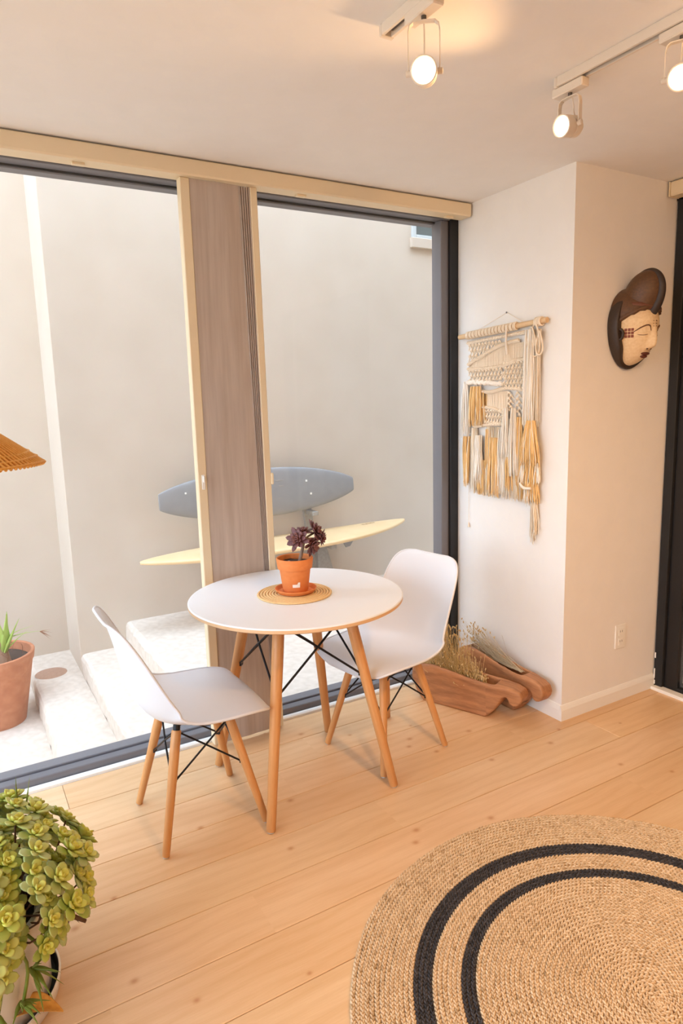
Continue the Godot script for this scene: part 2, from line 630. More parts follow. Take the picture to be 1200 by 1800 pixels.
func worn_step(x0: float, x1: float, y: float, z0: float, z1: float, worn: bool) -> ArrayMesh:
	var b := Builder.new()
	var nz := noise(1.0, 3, int(y * 1000.0) + 900)
	var prof := [Vector2(0.0, -0.30), Vector2(0.0, -0.10), Vector2(0.002, -0.03), Vector2(0.012, -0.009), Vector2(0.03, -0.001), Vector2(0.09, 0.0), Vector2(x1 - x0, 0.0), Vector2(x1 - x0, -0.30)]
	if not worn:
		prof = [Vector2(0, -0.2), Vector2(0, 0), Vector2(x1 - x0, 0), Vector2(x1 - x0, -0.2)]
	var n := 60
	var m := prof.size()
	b.grid(m, n, func(u: float, v: float) -> Vector3:
		var q: Vector2 = prof[int(round(u * m)) % m]
		var z := lerpf(z0, z1, v)
		var wob := nz.get_noise_2d(z * 7.0, q.y * 6.0) * 0.012 if q.x < 0.05 and worn else 0.0
		return Vector3(x0 + q.x + wob, y + q.y + minf(0.0, wob * 0.5), z), 1, true, false)
	b.s.fill(-1)
	b.orient(0)
	var m1 := b
	for v: float in [z0, z1]:
		var pts := PackedVector2Array()
		for q: Vector2 in prof:
			pts.append(Vector2(x0 + q.x, y + q.y))
		var ix := Geometry2D.triangulate_polygon(pts)
		for i in range(0, ix.size(), 3):
			var a := pts[ix[i]]
			var c := pts[ix[i + 1]]
			var e := pts[ix[i + 2]]
			var ccw := (c - a).cross(e - a) > 0.0
			if ccw == (v == z1):
				var t := c
				c = e
				e = t
			m1.tri(Vector3(a.x, a.y, v), Vector3(c.x, c.y, v), Vector3(e.x, e.y, v), -1)
	return m1.mesh()



# ---------------------------------------------------------------- ceiling spots
const LAMP_COLOR := Color(1.0, 0.60, 0.28)     # warm filament light, linear

func track_lights() -> void:
	var y := CEIL
	for t: Array in [[1.040, -1.50, "straight white lighting track on the ceiling left of the other track"], [1.650, -1.50, "straight white lighting track on the ceiling nearer the mask wall"]]:
		var r := thing("light_track", t[2], "light track", Vector3(t[0], y, 0.0))
		var b := Builder.new()
		b.box(Vector3(-0.0135, -0.013, 0.25), Vector3(0.009, 0.026, 3.5), 0.001)
		b.box(Vector3(0.0135, -0.013, 0.25), Vector3(0.009, 0.026, 3.5), 0.001)
		b.box(Vector3(0, -0.003, 0.25), Vector3(0.03, 0.006, 3.5))
		put("rail", b.mesh(), M.lamp_metal, r)
		put("groove", box_mesh(Vector3(-0.008, -0.016, -1.49), Vector3(0.008, -0.006, 1.99)), M.lamp_dark, r)
		put("end_cap", box_mesh(Vector3(-0.019, -0.028, -1.512), Vector3(0.019, 0, -1.50), 0.002), M.lamp_metal, r)
	# x of the track, z of the yoke, drop of the head, aim
	spot(1.036, -1.350, 0.168, Vector3(-0.62, -0.28, 0.75), "lit white spotlight on the left track, aimed at the camera", 1.2)
	spot(1.655, -1.470, 0.140, Vector3(-1.0, -0.16, 0.06), "lit white spotlight at the end of the right track, turned to the left", 0.55)
	spot(1.655, -1.125, 0.145, Vector3(-0.78, -0.34, 0.55), "lit white spotlight cut off by the right edge of the picture", 0.8)
	# unseen lamps added to the same tracks to warm the room and mask wall
	spot(1.040, -0.35, 0.15, Vector3(0.45, -0.8, -0.15), "added unseen white spotlight of the left track beyond the top of the picture", 1.7)
	spot(1.655, -0.45, 0.15, Vector3(0.62, -0.3, -0.9), "added unseen white spotlight of the right track aimed at the mask wall", 0.33)
	spot(1.040, 0.7, 0.15, Vector3(0.3, -0.8, -0.2), "added unseen white spotlight of the left track behind the camera", 1.6)
	spot(1.655, 0.7, 0.15, Vector3(0.3, -0.8, 0.2), "added unseen white spotlight of the right track behind the camera", 1.6)


func spot(x: float, z: float, drop: float, aim: Vector3, label: String, energy: float) -> void:
	var s := thing("spotlight", label, "spotlight", Vector3(x, CEIL, z), 0.0, "spotlights on the ceiling tracks")
	var d := aim.normalized()
	var flat := Vector3(d.x, 0, d.z).normalized()
	var side := flat.cross(Vector3.UP).normalized()
	put("adapter", box_mesh(Vector3(-0.0165, -0.050, -0.055), Vector3(0.0165, -0.026, 0.055), 0.003), M.lamp_metal, s)
	var b := Builder.new()
	b.lathe([[Vector2(0, -0.062), Vector2(0.006, -0.062)], [Vector2(0.006, -0.062), Vector2(0.006, -0.048)], [Vector2(0.006, -0.048), Vector2(0, -0.048)]], 12)
	put("stem", b.mesh(), M.lamp_dark, s)
	# yoke: a bent strip down both sides of the head
	b = Builder.new()
	var c := Vector3(0, -drop, 0)
	var w := 0.036
	var pts := []
	for e: Array in [[-w, -drop], [-w, -0.082], [-w * 0.92, -0.069], [-w * 0.7, -0.0625], [0.0, -0.061], [w * 0.7, -0.0625], [w * 0.92, -0.069], [w, -0.082], [w, -drop]]:
		pts.append(side * e[0] + Vector3(0, e[1], 0))
	for i in pts.size() - 1:
		var a: Vector3 = pts[i]
		var e: Vector3 = pts[i + 1]
		var t := (e - a).normalized()
		b.box((a + e) / 2.0, Vector3((e - a).length() + 0.002, 0.0025, 0.014), 0.0, Basis(t, t.cross(flat).normalized() * -1.0, flat))
	put("yoke", b.mesh(), M.lamp_metal, s)
	for e: float in [-1.0, 1.0]:
		b = Builder.new()
		b.lathe([[Vector2(0, 0), Vector2(0.007, 0)], [Vector2(0.007, 0), Vector2(0.007, 0.012)], [Vector2(0.007, 0.012), Vector2(0, 0.014)]], 12, along(c + side * e * 0.030, c + side * e * 0.05))
		put("knob", b.mesh(), M.lamp_metal, s)
	# head
	b = Builder.new()
	var head := along(c - d * 0.033, c + d)
	head.basis = head.basis * 0.9
	b.lathe([[Vector2(0.0, -0.018), Vector2(0.012, -0.018)], [Vector2(0.012, -0.018), Vector2(0.018, -0.012), Vector2(0.024, 0.0), Vector2(0.029, 0.008)], [Vector2(0.029, 0.008), Vector2(0.033, 0.010)], [Vector2(0.033, 0.010), Vector2(0.033, 0.034)], [Vector2(0.033, 0.034), Vector2(0.0305, 0.036)], [Vector2(0.0305, 0.036), Vector2(0.0305, 0.041)], [Vector2(0.0305, 0.041), Vector2(0.0335, 0.043)], [Vector2(0.0335, 0.043), Vector2(0.034, 0.078)], [Vector2(0.034, 0.078), Vector2(0.031, 0.079)], [Vector2(0.031, 0.079), Vector2(0.030, 0.072)], [Vector2(0.030, 0.072), Vector2(0.0, 0.072)]], 28, head)
	var hd := put("head", b.mesh(), M.lamp_metal, s)
	b = Builder.new()
	b.lathe([[Vector2(0.0298, 0.0722), Vector2(0.0298, 0.075)], [Vector2(0.0298, 0.075), Vector2(0.022, 0.0785), Vector2(0.012, 0.0802), Vector2(0, 0.081)], [Vector2(0.0298, 0.0722), Vector2(0.0, 0.0722)]], 28, head)
	put("bulb", b.mesh(), M.bulb, hd)
	b = Builder.new()
	b.tube(spline([Vector3(0, -0.05, 0) - flat * 0.006, Vector3(0, -0.08, 0) - flat * 0.016, c + Vector3(0, 0.04, 0) - flat * 0.020, c - d * 0.045], 5), [0.002], 6)
	put("flex", b.mesh(), M.lamp_metal, s)
	var l := SpotLight3D.new()
	l.name = "lamp"
	l.light_color = LAMP_COLOR.linear_to_srgb()
	l.light_energy = energy
	l.light_size = 0.03
	l.spot_range = 9.0
	l.spot_attenuation = 2.0
	l.spot_angle = 40.0 if z < -1.0 else 66.0
	l.spot_angle_attenuation = 0.7
	l.shadow_enabled = true
	s.add_child(l, true)
	l.look_at_from_position(s.position + c + d * 0.05, s.position + c + d * 2.0, Vector3.UP)

# ---------------------------------------------------------------- blind
func blind() -> void:
	var r := thing("pleated_blind", "taupe pleated side-drawn blind between cream posts, gathered at the middle of the window", "blind", Vector3(0, 0, -2.60))
	var zf := 0.03                       # front of the head rail, from the node
	var b := Builder.new()
	var prof := PackedVector2Array([Vector2(-0.045, 0), Vector2(-0.045, 0.060), Vector2(zf - 0.006, 0.060), Vector2(zf, 0.055), Vector2(zf, 0.006), Vector2(zf - 0.004, 0)])
	b.prism(prof, 2.244 - LEFT_X, Transform3D(Basis(Vector3(0, 0, 1), Vector3(0, 1, 0), Vector3(-1, 0, 0)), Vector3((2.244 + LEFT_X) / 2.0, 2.297, 0)))
	put("head_rail", b.mesh(), M.cream, r)
	for x: float in [0.47, 1.34, 2.12]:
		put("clip", box_mesh(Vector3(x, 2.288, -0.02), Vector3(x + 0.042, 2.297, 0.0), 0.001), M.cream, r)
	put("post", box_mesh(Vector3(0.846, 0.010, -0.035), Vector3(0.884, 2.297, 0.004), 0.003), M.cream, r)
	b = Builder.new()
	b.box(Vector3(0, 0, 0), Vector3(0.030, 2.287, 0.036), 0.003, Basis(Vector3.BACK, 0.006))
	put("post", b.mesh(), M.cream, r, Vector3(1.152, 1.1535, -0.016))
	# wide flat fold in front
	b = Builder.new()
	var edge := func(v: float) -> float: return lerpf(1.083, 1.128, 1.0 - v)
	var n := noise(1.0, 2, 77)
	for back: float in [0.0, 1.0]:
		b.grid(16, 24, func(u: float, v: float) -> Vector3:
			var y := lerpf(0.012, 2.295, v)
			return Vector3(lerpf(0.884, edge.call(v), u), y, 0.0 + 0.004 * sin(u * PI) + n.get_noise_2d(u * 2.0, y * 0.6) * 0.004 - back * 0.002), 1 + int(back), false, false)
	put("front_fold", b.mesh(), M.blind_fabric, r)
	# gathered pleats: each a shallow fold that shows its left face
	var folds := 5
	for i in folds:
		b = Builder.new()
		b.grid(3, 12, func(u: float, v: float) -> Vector3:
			var y := lerpf(0.012, 2.295, v)
			var x0: float = edge.call(v)
			var x1 := lerpf(1.146, 1.132, v)
			var t := (i + u) / folds
			return Vector3(lerpf(x0, x1, t), y, -0.012 + 0.011 * [0.0, 1.0, 1.0, 0.0][int(round(u * 3.0))]), -1, false, false)
		put("pleat", b.mesh(), M.blind_fabric, r)
	b = Builder.new()
	b.box(Vector3(0, 0, 0), Vector3(0.014, 0.060, 0.004), 0.002)
	b.box(Vector3(0.0, 0.012, 0.006), Vector3(0.008, 0.026, 0.012), 0.003)
	put("pull_handle", b.mesh(), M.trim_paint, r, Vector3(0.867, 1.145, 0.006))
	b = Builder.new()
	b.box(Vector3(0, 0, 0), Vector3(0.012, 0.05, 0.012), 0.004)
	put("pull_handle", b.mesh(), M.cream, r, Vector3(1.171, 1.135, 0.002))
	# cassette over the side door
	var d := thing("blind_cassette", "cream blind cassette above the side door in the top right corner", "blind", Vector3(DOOR_X - 0.036, 2.297, -0.7))
	b = Builder.new()
	b.box(Vector3(0, 0.03, 0), Vector3(0.07, 0.060, 2.5), 0.005)
	put("head_rail", b.mesh(), M.cream, d)
	put("end_cap", box_mesh(Vector3(-0.036, -0.001, -1.256), Vector3(0.036, 0.061, -1.25), 0.002), M.cream, d)


# ---------------------------------------------------------------- chairs and table
func leg_mesh(length: float, r_foot: float, r_top: float) -> ArrayMesh:
	var b := Builder.new()
	b.lathe([[Vector2(0, 0), Vector2(r_foot * 0.8, 0)], [Vector2(r_foot * 0.8, 0), Vector2(r_foot, 0.004), Vector2(lerpf(r_foot, r_top, 0.5), length * 0.45), Vector2(r_top, length * 0.8), Vector2(r_top * 0.98, length - 0.004), Vector2(r_top * 0.86, length)], [Vector2(r_top * 0.86, length), Vector2(0, length)]], 20)
	return b.mesh()


# four splayed dowel legs with crossed metal rods
func dowel_base(parent: Node3D, foot: Vector2, head: Vector2, y_head: float, r_foot: float, r_head: float, cap_top: float, bolt_at: float, rod: float, m: Material) -> void:
	var f := []
	var h := []
	for s: Array in [[-1, 1], [1, 1], [1, -1], [-1, -1]]:
		f.append(Vector3(s[0] * foot.x, 0.003, s[1] * foot.y))
		h.append(Vector3(s[0] * head.x, y_head, s[1] * head.y))
	var lm := leg_mesh((h[0] - f[0]).length(), r_foot, r_head)
	var b := Builder.new()
	b.lathe([[Vector2(0, -0.003), Vector2(r_foot * 0.75, -0.003)], [Vector2(r_foot * 0.75, -0.003), Vector2(r_foot * 0.75, 0.002)]], 14)
	var pad := b.mesh()
	for i in 4:
		var o := put("leg", lm, m, parent)
		o.transform = along(f[i], h[i])
		put("foot_pad", pad, M.foot_pad, o)
		var axis: Vector3 = (h[i] - f[i]).normalized()
		b = Builder.new()
		var up: Vector3 = h[i]
		b.lathe([[Vector2(0, -0.016), Vector2(r_head * 0.72, -0.016)], [Vector2(r_head * 0.72, -0.016), Vector2(r_head * 0.72, (cap_top - y_head))], [Vector2(r_head * 0.72, cap_top - y_head), Vector2(0, cap_top - y_head)]], 14, along(up, up + axis))
		put("bracket", b.mesh(), M.rod_metal, parent)
	for i in 4:
		for e: Array in [[i, (i + 1) % 4], [(i + 1) % 4, i]]:
			var a: Vector3 = h[e[0]]
			var c: Vector3 = h[e[1]].lerp(f[e[1]], bolt_at)
			var axis2: Vector3 = (h[e[1]] - f[e[1]]).normalized()
			var inward := Vector3(-c.x, 0, -c.z).normalized()
			var dir := (a - c).normalized()
			var rr := lerpf(r_head, r_foot, bolt_at)
			var end := c + dir * rr * 0.6 + inward * rr * 0.3
			var off := Vector3(dir.z, 0, -dir.x).normalized() * (rod * 0.9 if e[0] == i else -rod * 0.9)
			b = Builder.new()
			b.tube([a + off - Vector3(0, 0.006, 0) + Vector3(-a.x, 0, -a.z).normalized() * 0.004, a.lerp(end, 0.5) + off, end], [rod], 8)
			put("cross_rod", b.mesh(), M.rod_metal, parent)
			b = Builder.new()
			b.lathe([[Vector2(0, 0), Vector2(rod * 1.9, 0)], [Vector2(rod * 1.9, 0), Vector2(rod * 1.9, rod * 2.2)], [Vector2(rod * 1.9, rod * 2.2), Vector2(0, rod * 2.8)]], 10, along(end + axis2 * 0.0, end + inward))
			put("bolt", b.mesh(), M.rod_metal, parent)


func chair_shell() -> ArrayMesh:
	# z, y, half width, lift of the sides
	var rows := [[0.219, 0.398, 0.100, -0.002], [0.218, 0.411, 0.146, -0.004], [0.210, 0.426, 0.184, -0.005], [0.182, 0.437, 0.210, -0.001], [0.12, 0.436, 0.227, 0.010], [0.05, 0.427, 0.233, 0.022], [-0.02, 0.417, 0.234, 0.037], [-0.09, 0.414, 0.231, 0.056], [-0.147, 0.430, 0.226, 0.072], [-0.186, 0.472, 0.219, 0.080], [-0.210, 0.533, 0.212, 0.073], [-0.227, 0.605, 0.206, 0.057], [-0.241, 0.675, 0.200, 0.038], [-0.254, 0.730, 0.189, 0.022], [-0.266, 0.764, 0.170, 0.012], [-0.277, 0.782, 0.140, 0.006], [-0.288, 0.790, 0.095, 0.002]]
	var c := []
	for r: Array in rows:
		c.append(Vector4(r[0], r[1], r[2], r[3]))
	var fine := spline(c, 4)
	var n := fine.size() - 1
	var cols := 28
	var pt := func(u: float, v: float) -> Vector3:
		var i := clampi(int(round(v * n)), 0, n)
		var q: Vector4 = fine[i]
		var a: Vector4 = fine[maxi(i - 1, 0)]
		var e: Vector4 = fine[mini(i + 1, n)]
		var t := Vector2(e.x - a.x, e.y - a.y).normalized()
		var s := u * 2.0 - 1.0
		var k := q.w * pow(absf(s), 2.3)
		return Vector3(s * q.z, q.y - t.x * k, q.x + t.y * k)
	var p := []
	var nn := []
	for j in n + 1:
		var row := PackedVector3Array()
		for i in cols + 1:
			row.append(pt.call(float(i) / cols, float(j) / n))
		p.append(row)
	for j in n + 1:
		var row := PackedVector3Array()
		for i in cols + 1:
			var du: Vector3 = p[j][mini(i + 1, cols)] - p[j][maxi(i - 1, 0)]
			var dv: Vector3 = p[mini(j + 1, n)][i] - p[maxi(j - 1, 0)][i]
			row.append(du.cross(dv).normalized())
		nn.append(row)
	var th := 0.0055
	var b := Builder.new()
	var top := func(u: float, v: float) -> Vector3: return p[int(round(v * n))][int(round(u * cols))]
	var low := func(u: float, v: float) -> Vector3:
		var j := int(round(v * n))
		var i := int(round(u * cols))
		return p[j][i] - nn[j][i] * th
	b.grid(cols, n, func(u: float, v: float) -> Vector3: return top.call(u, 1.0 - v), 1, false, false)
	b.grid(cols, n, low, 2, false, false)
	# rolled rim, a little thicker than the sheet
	var ring := []
	for i in cols + 1:
		ring.append(Vector2i(i, 0))
	for j in range(1, n + 1):
		ring.append(Vector2i(cols, j))
	for i in range(cols - 1, -1, -1):
		ring.append(Vector2i(i, n))
	for j in range(n - 1, 0, -1):
		ring.append(Vector2i(0, j))
	var pts := []
	for q: Vector2i in ring:
		pts.append(p[q.y][q.x] - nn[q.y][q.x] * th * 0.5)
	pts.append(pts[0])
	var start := b.p.size()
	b.tube(pts, [0.0050], 8, 4)
	b.orient(start)
	return b.mesh()


func chair(label: String, at: Vector3, turn: float, shell: Mesh) -> void:
	var r := thing("shell_chair", label, "chair", at, turn, "white shell chairs at the round table")
	put("seat_shell", shell, M.white_plastic, r)
	dowel_base(r, Vector2(0.176, 0.178), Vector2(0.092, 0.092), 0.385, 0.0125, 0.0165, 0.403, 0.44, 0.0034, M.beech)


func table() -> void:
	var r := thing("round_table", "round white table with beech dowel legs and black cross rods", "table", Vector3(1.067, 0, -2.196))
	var b := Builder.new()
	b.lathe([[Vector2(0, 0.741), Vector2(0.396, 0.741)], [Vector2(0.396, 0.741), Vector2(0.3985, 0.740), Vector2(0.4, 0.738)], [Vector2(0.4, 0.738), Vector2(0.4, 0.7365)], [Vector2(0.4, 0.7365), Vector2(0, 0.7365)]], 96)
	put("table_top", b.mesh(), M.white_laminate, r)
	b = Builder.new()
	b.lathe([[Vector2(0, 0.7365), Vector2(0.3998, 0.7365)], [Vector2(0.3998, 0.7365), Vector2(0.3998, 0.726)], [Vector2(0.3998, 0.726), Vector2(0.392, 0.7215)], [Vector2(0.392, 0.7215), Vector2(0, 0.7215)]], 96)
	put("edge", b.mesh(), M.beech_edge, r)
	put("mounting_plate", box_mesh(Vector3(-0.15, 0.717, -0.15), Vector3(0.15, 0.7215, 0.15), 0.002), M.rod_metal, r)
	dowel_base(r, Vector2(0.256, 0.256), Vector2(0.14, 0.14), 0.695, 0.0165, 0.0215, 0.72, 0.37, 0.0042, M.beech)


# ---------------------------------------------------------------- things on the table
func rope_mat(r_out: float, rings: int, thick: float) -> ArrayMesh:
	var b := Builder.new()
	var step := r_out / rings
	for i in rings:
		var rad := step * (i + 0.5)
		var seg := maxi(16, int(rad * TAU / 0.008))
		var pts := []
		var rr := []
		for j in seg + 1:
			var a := TAU * j / seg
			pts.append(Vector3(cos(a) * rad, thick * 0.5, sin(a) * rad))
			rr.append(step * 0.5 * (1.0 if j % 2 == 0 else 0.90))
		b.tube(pts, rr, 6, 1, thick / step)
	return b.mesh()


func pot_profile(rt: float, rb: float, h: float, lip: float, wall := 0.006) -> Array:
	var rl := rb + (rt - rb) * (h - lip) / h
	return [[Vector2(0, 0), Vector2(rb - 0.002, 0)], [Vector2(rb - 0.002, 0), Vector2(rb, 0.003), Vector2(rl - 0.004, h - lip - 0.002)], [Vector2(rl - 0.004, h - lip - 0.002), Vector2(rl + 0.002, h - lip)], [Vector2(rl + 0.002, h - lip), Vector2(rl + 0.003, h - lip + 0.004), Vector2(rt, h - 0.003), Vector2(rt - 0.002, h), Vector2(rt - wall + 0.002, h), Vector2(rt - wall, h - 0.003)], [Vector2(rt - wall, h - 0.003), Vector2(rl - wall, h - lip), Vector2(rb, 0.010)], [Vector2(rb, 0.010), Vector2(0, 0.010)]]


func soil_mesh(r: float, y: float, sd: int) -> ArrayMesh:
	var b := Builder.new()
	var n := noise(1.0, 3, sd)
	b.grid(28, 8, func(u: float, v: float) -> Vector3:
		var a := TAU * u
		var q := Vector3(cos(a) * r * v, y, sin(a) * r * v)
		q.y += n.get_noise_2d(q.x * 60.0, q.z * 60.0) * 0.006
		return q, 1, true, false)
	var st := b.p.size()
	var up := 0.0
	for i in range(0, st, 3):
		up += (b.p[i + 1] - b.p[i]).cross(b.p[i + 2] - b.p[i]).y
	if up > 0.0:
		for i in range(0, st, 3):
			var t := b.p[i + 1]
			b.p[i + 1] = b.p[i + 2]
			b.p[i + 2] = t
	return b.mesh()


# a fleshy spoon-shaped leaf from the origin along +z, top to +y
func leaf_into(b: Builder, xf: Transform3D, len: float, w: float, th: float, curl: float, tip := 0.75) -> void:
	b.grid(8, 6, func(u: float, v: float) -> Vector3:
		var a := TAU * u
		var sh := pow(sin(PI * pow(v, tip) * 0.93 + 0.06), 0.75)
		if v >= 1.0:
			sh = 0.0
		var x := cos(a) * w * 0.5 * sh
		var y := sin(a) * th * 0.5 * sh + curl * v * v * len + absf(x) * 0.25
		return xf * Vector3(x, y, v * len), 1, true)


func rosette_mesh(leaves: int, len: float, w: float, sd: int, inner: Color, outer: Color, tipc: Color) -> ArrayMesh:
	var b := Builder.new()
	b.colored = true
	var r := RandomNumberGenerator.new()
	r.seed = sd
	for i in leaves:
		var t := float(i) / (leaves - 1)             # 0 outer .. 1 inner
		var a := i * 2.39996 + r.randf_range(-0.12, 0.12)
		var lift := lerpf(-0.05, 1.15, pow(t, 1.3)) + r.randf_range(-0.08, 0.08)
		var l := len * lerpf(1.0, 0.36, t) * r.randf_range(0.88, 1.1)
		var base := outer.lerp(inner, pow(t, 0.8))
		b.color = base
		var st := b.p.size()
		var xf := Transform3D(Basis(Vector3.UP, a) * Basis(Vector3.RIGHT, -lift), Vector3(0, 0.004 * t, 0))
		leaf_into(b, xf, l, w * lerpf(1.0, 0.5, t) * r.randf_range(0.9, 1.1), w * 0.26, 0.12, 1.25)
		if tipc.a > 0.0:
			for k in range(st, b.p.size()):
				var d := (xf.affine_inverse() * b.p[k]).z / l
				b.k[k] = base.lerp(tipc, smoothstep(0.86, 1.0, d) * 0.5)
	return b.mesh()


func table_setting() -> void:
	var c := Vector3(1.062, 0.741, -2.200)
	var m := put("rope_placemat", rope_mat(0.141, 13, 0.008), M.raffia)
	m.position = c
	tag(m, "round coiled straw mat under the small terracotta pot", "placemat")
	var s := thing("pot_saucer", "small terracotta saucer on the coiled straw mat", "saucer", c + Vector3(0.004, 0.008, 0.004))
	var b := Builder.new()
	b.lathe([[Vector2(0, 0), Vector2(0.060, 0)], [Vector2(0.060, 0), Vector2(0.070, 0.004), Vector2(0.078, 0.016), Vector2(0.0785, 0.0185), Vector2(0.076, 0.0185), Vector2(0.072, 0.012), Vector2(0.066, 0.006)], [Vector2(0.066, 0.006), Vector2(0, 0.006)]], 48)
	put("dish", b.mesh(), M.terracotta_pot, s)
	var p := thing("potted_aeonium", "small terracotta pot with a drooping dark purple succulent on the table", "potted plant", c + Vector3(0.004, 0.0142, 0.004))
	b = Builder.new()
	b.lathe(pot_profile(0.069, 0.047, 0.128, 0.040), 48)
	put("pot", b.mesh(), M.terracotta_pot, p)
	put("soil", soil_mesh(0.0605, 0.108, 5), M.soil, p)
	for i in 9:
		b = Builder.new()
		var q := Vector3(-0.026 + rng.randf_range(-0.02, 0.02), 0.112, 0.014 + rng.randf_range(-0.02, 0.022))
		b.ball(q, Vector3(0.007, 0.005, 0.006), Basis.IDENTITY, 7, 4)
		put("pebble", b.mesh(), M.pebble, p)
	# torn remains of a white sticker
	b = Builder.new()
	b.grid(8, 4, func(u: float, v: float) -> Vector3:
		var a := deg_to_rad(lerpf(98.0, 128.0, u))
		var y := lerpf(0.024, 0.036, v) + (0.008 if u < 0.35 and v > 0.5 else 0.0)
		var rad := lerpf(0.047, 0.062, y / 0.086) + 0.0004
		return Vector3(cos(a) * rad, y, sin(a) * rad), 1, false, false)
	put("sticker_residue", b.mesh(), M.trim_paint, p)
	# stem and rosettes
	b = Builder.new()
	b.tube(spline([Vector3(0.018, 0.10, 0.0), Vector3(0.026, 0.135, 0.004), Vector3(0.036, 0.168, 0.004), Vector3(0.046, 0.200, 0.0)], 4), [0.0078, 0.0075, 0.007, 0.0068, 0.0065, 0.006, 0.006, 0.0058, 0.0055, 0.005, 0.005, 0.005, 0.004], 10)
	put("stem", b.mesh(), M.grey_stem, p)
	for e: Array in [[Vector3(0.012, 0.196, 0.014), Vector3(-0.72, 0.35, 0.5), 1.0], [Vector3(0.086, 0.212, 0.004), Vector3(0.60, 0.40, 0.45), 1.12], [Vector3(0.060, 0.172, 0.026), Vector3(0.3, -0.35, 0.9), 0.95], [Vector3(0.046, 0.214, -0.010), Vector3(-0.05, 0.95, 0.2), 0.8], [Vector3(0.104, 0.190, 0.020), Vector3(0.75, -0.2, 0.5), 0.75]]:
		b = Builder.new()
		b.tube([Vector3(0.044, 0.192, 0.0), e[0]], [0.004], 6)
		put("branch", b.mesh(), M.grey_stem, p)
		var o := put("rosette", M.purple_rosette, M.leaf_vertex, p)
		o.transform = Transform3D(along(Vector3.ZERO, e[1]).basis * Basis(Vector3.UP, rng.randf() * TAU) * e[2] * 1.12, e[0])


# ---------------------------------------------------------------- rug
func rug() -> void:
	var c := Vector3(1.322, 0.0, -0.834)
	var r := thing("jute_rug", "round braided jute rug with two charcoal rings", "rug", c)
	var rad := 0.738
	var b := Builder.new()
	b.lathe([[Vector2(0, 0.0), Vector2(rad - 0.006, 0.0)], [Vector2(rad - 0.006, 0.0), Vector2(rad - 0.003, 0.003), Vector2(rad - 0.006, 0.006)], [Vector2(rad - 0.006, 0.006), Vector2(0, 0.006)]], 120)
	put("backing", b.mesh(), M.jute_base, r)
	b = Builder.new()
	b.ball(Vector3.ZERO, Vector3(0.0088, 0.0060, 0.0034), Basis.IDENTITY, 8, 5)
	var stitch := b.mesh()
	var rows := 62
	var w := rad / rows
	var sets := {"braid": [], "outer_ring": [], "inner_ring": []}
	for i in rows:
		var q := w * (i + 0.5)
		var which := "braid"
		if q > 0.533 and q < 0.581:
			which = "outer_ring"
		elif q > 0.426 and q < 0.460:
			which = "inner_ring"
		var n := maxi(6, int(q * TAU / 0.0122))
		var ph := rng.randf()
		for j in n:
			for side: float in [-1.0, 1.0]:
				var a := TAU * (j + ph + 0.25 * side) / n
				var wave := 1.0 + 0.0012 * sin(a * 7.0 + i)
				var at := Vector3(cos(a), 0, sin(a)) * (q + side * w * 0.20) * wave
				at.y = 0.0075 + rng.randf_range(-0.0007, 0.0007)
				var turn := Basis(Vector3.UP, -a - PI / 2.0 + side * 0.46 + rng.randf_range(-0.06, 0.06)) * Basis(Vector3.BACK, 0.22)
				sets[which].append(Transform3D(turn.scaled_local(Vector3(1.0, 1.0, w / 0.0126) * rng.randf_range(0.92, 1.08)), at))
	for which: String in sets:
		var list: Array = sets[which]
		var mm := MultiMesh.new()
		mm.transform_format = MultiMesh.TRANSFORM_3D
		mm.use_colors = true
		mm.mesh = stitch
		mm.instance_count = list.size()
		for i in list.size():
			mm.set_instance_transform(i, list[i])
			var t := rng.randf()
			var col := Color(0.56, 0.39, 0.225).lerp(Color(0.72, 0.53, 0.33), t) if which == "braid" else Color(0.022, 0.02, 0.022).lerp(Color(0.06, 0.052, 0.052), t)
			if which == "braid" and rng.randf() < 0.04:
				col = Color(0.44, 0.29, 0.15)
			mm.set_instance_color(i, col)
		var o := MultiMeshInstance3D.new()
		o.name = which
		o.multimesh = mm
		o.material_override = M.jute
		o.set_meta("kind", "stuff")
		r.add_child(o, true)


# ---------------------------------------------------------------- wall outlet
func outlet() -> void:
	var r := thing("wall_outlet", "white double socket plate low on the mask wall", "outlet", Vector3(2.643, 0.318, MASK_Z))
	var b := Builder.new()
	b.box(Vector3(0, 0, 0.003), Vector3(0.074, 0.118, 0.006), 0.003)
	put("plate", b.mesh(), M.trim_paint, r)
	for y: float in [-0.024, 0.024]:
		b = Builder.new()
		b.box(Vector3(0, y, 0.007), Vector3(0.034, 0.034, 0.003), 0.0012)
		var s := put("socket", b.mesh(), M.trim_paint, r)
		for x: float in [-0.007, 0.007]:
			put("slot", box_mesh(Vector3(x - 0.0012, y - 0.002, 0.0084), Vector3(x + 0.0012, y + 0.008, 0.0088)), M.lamp_dark, s)


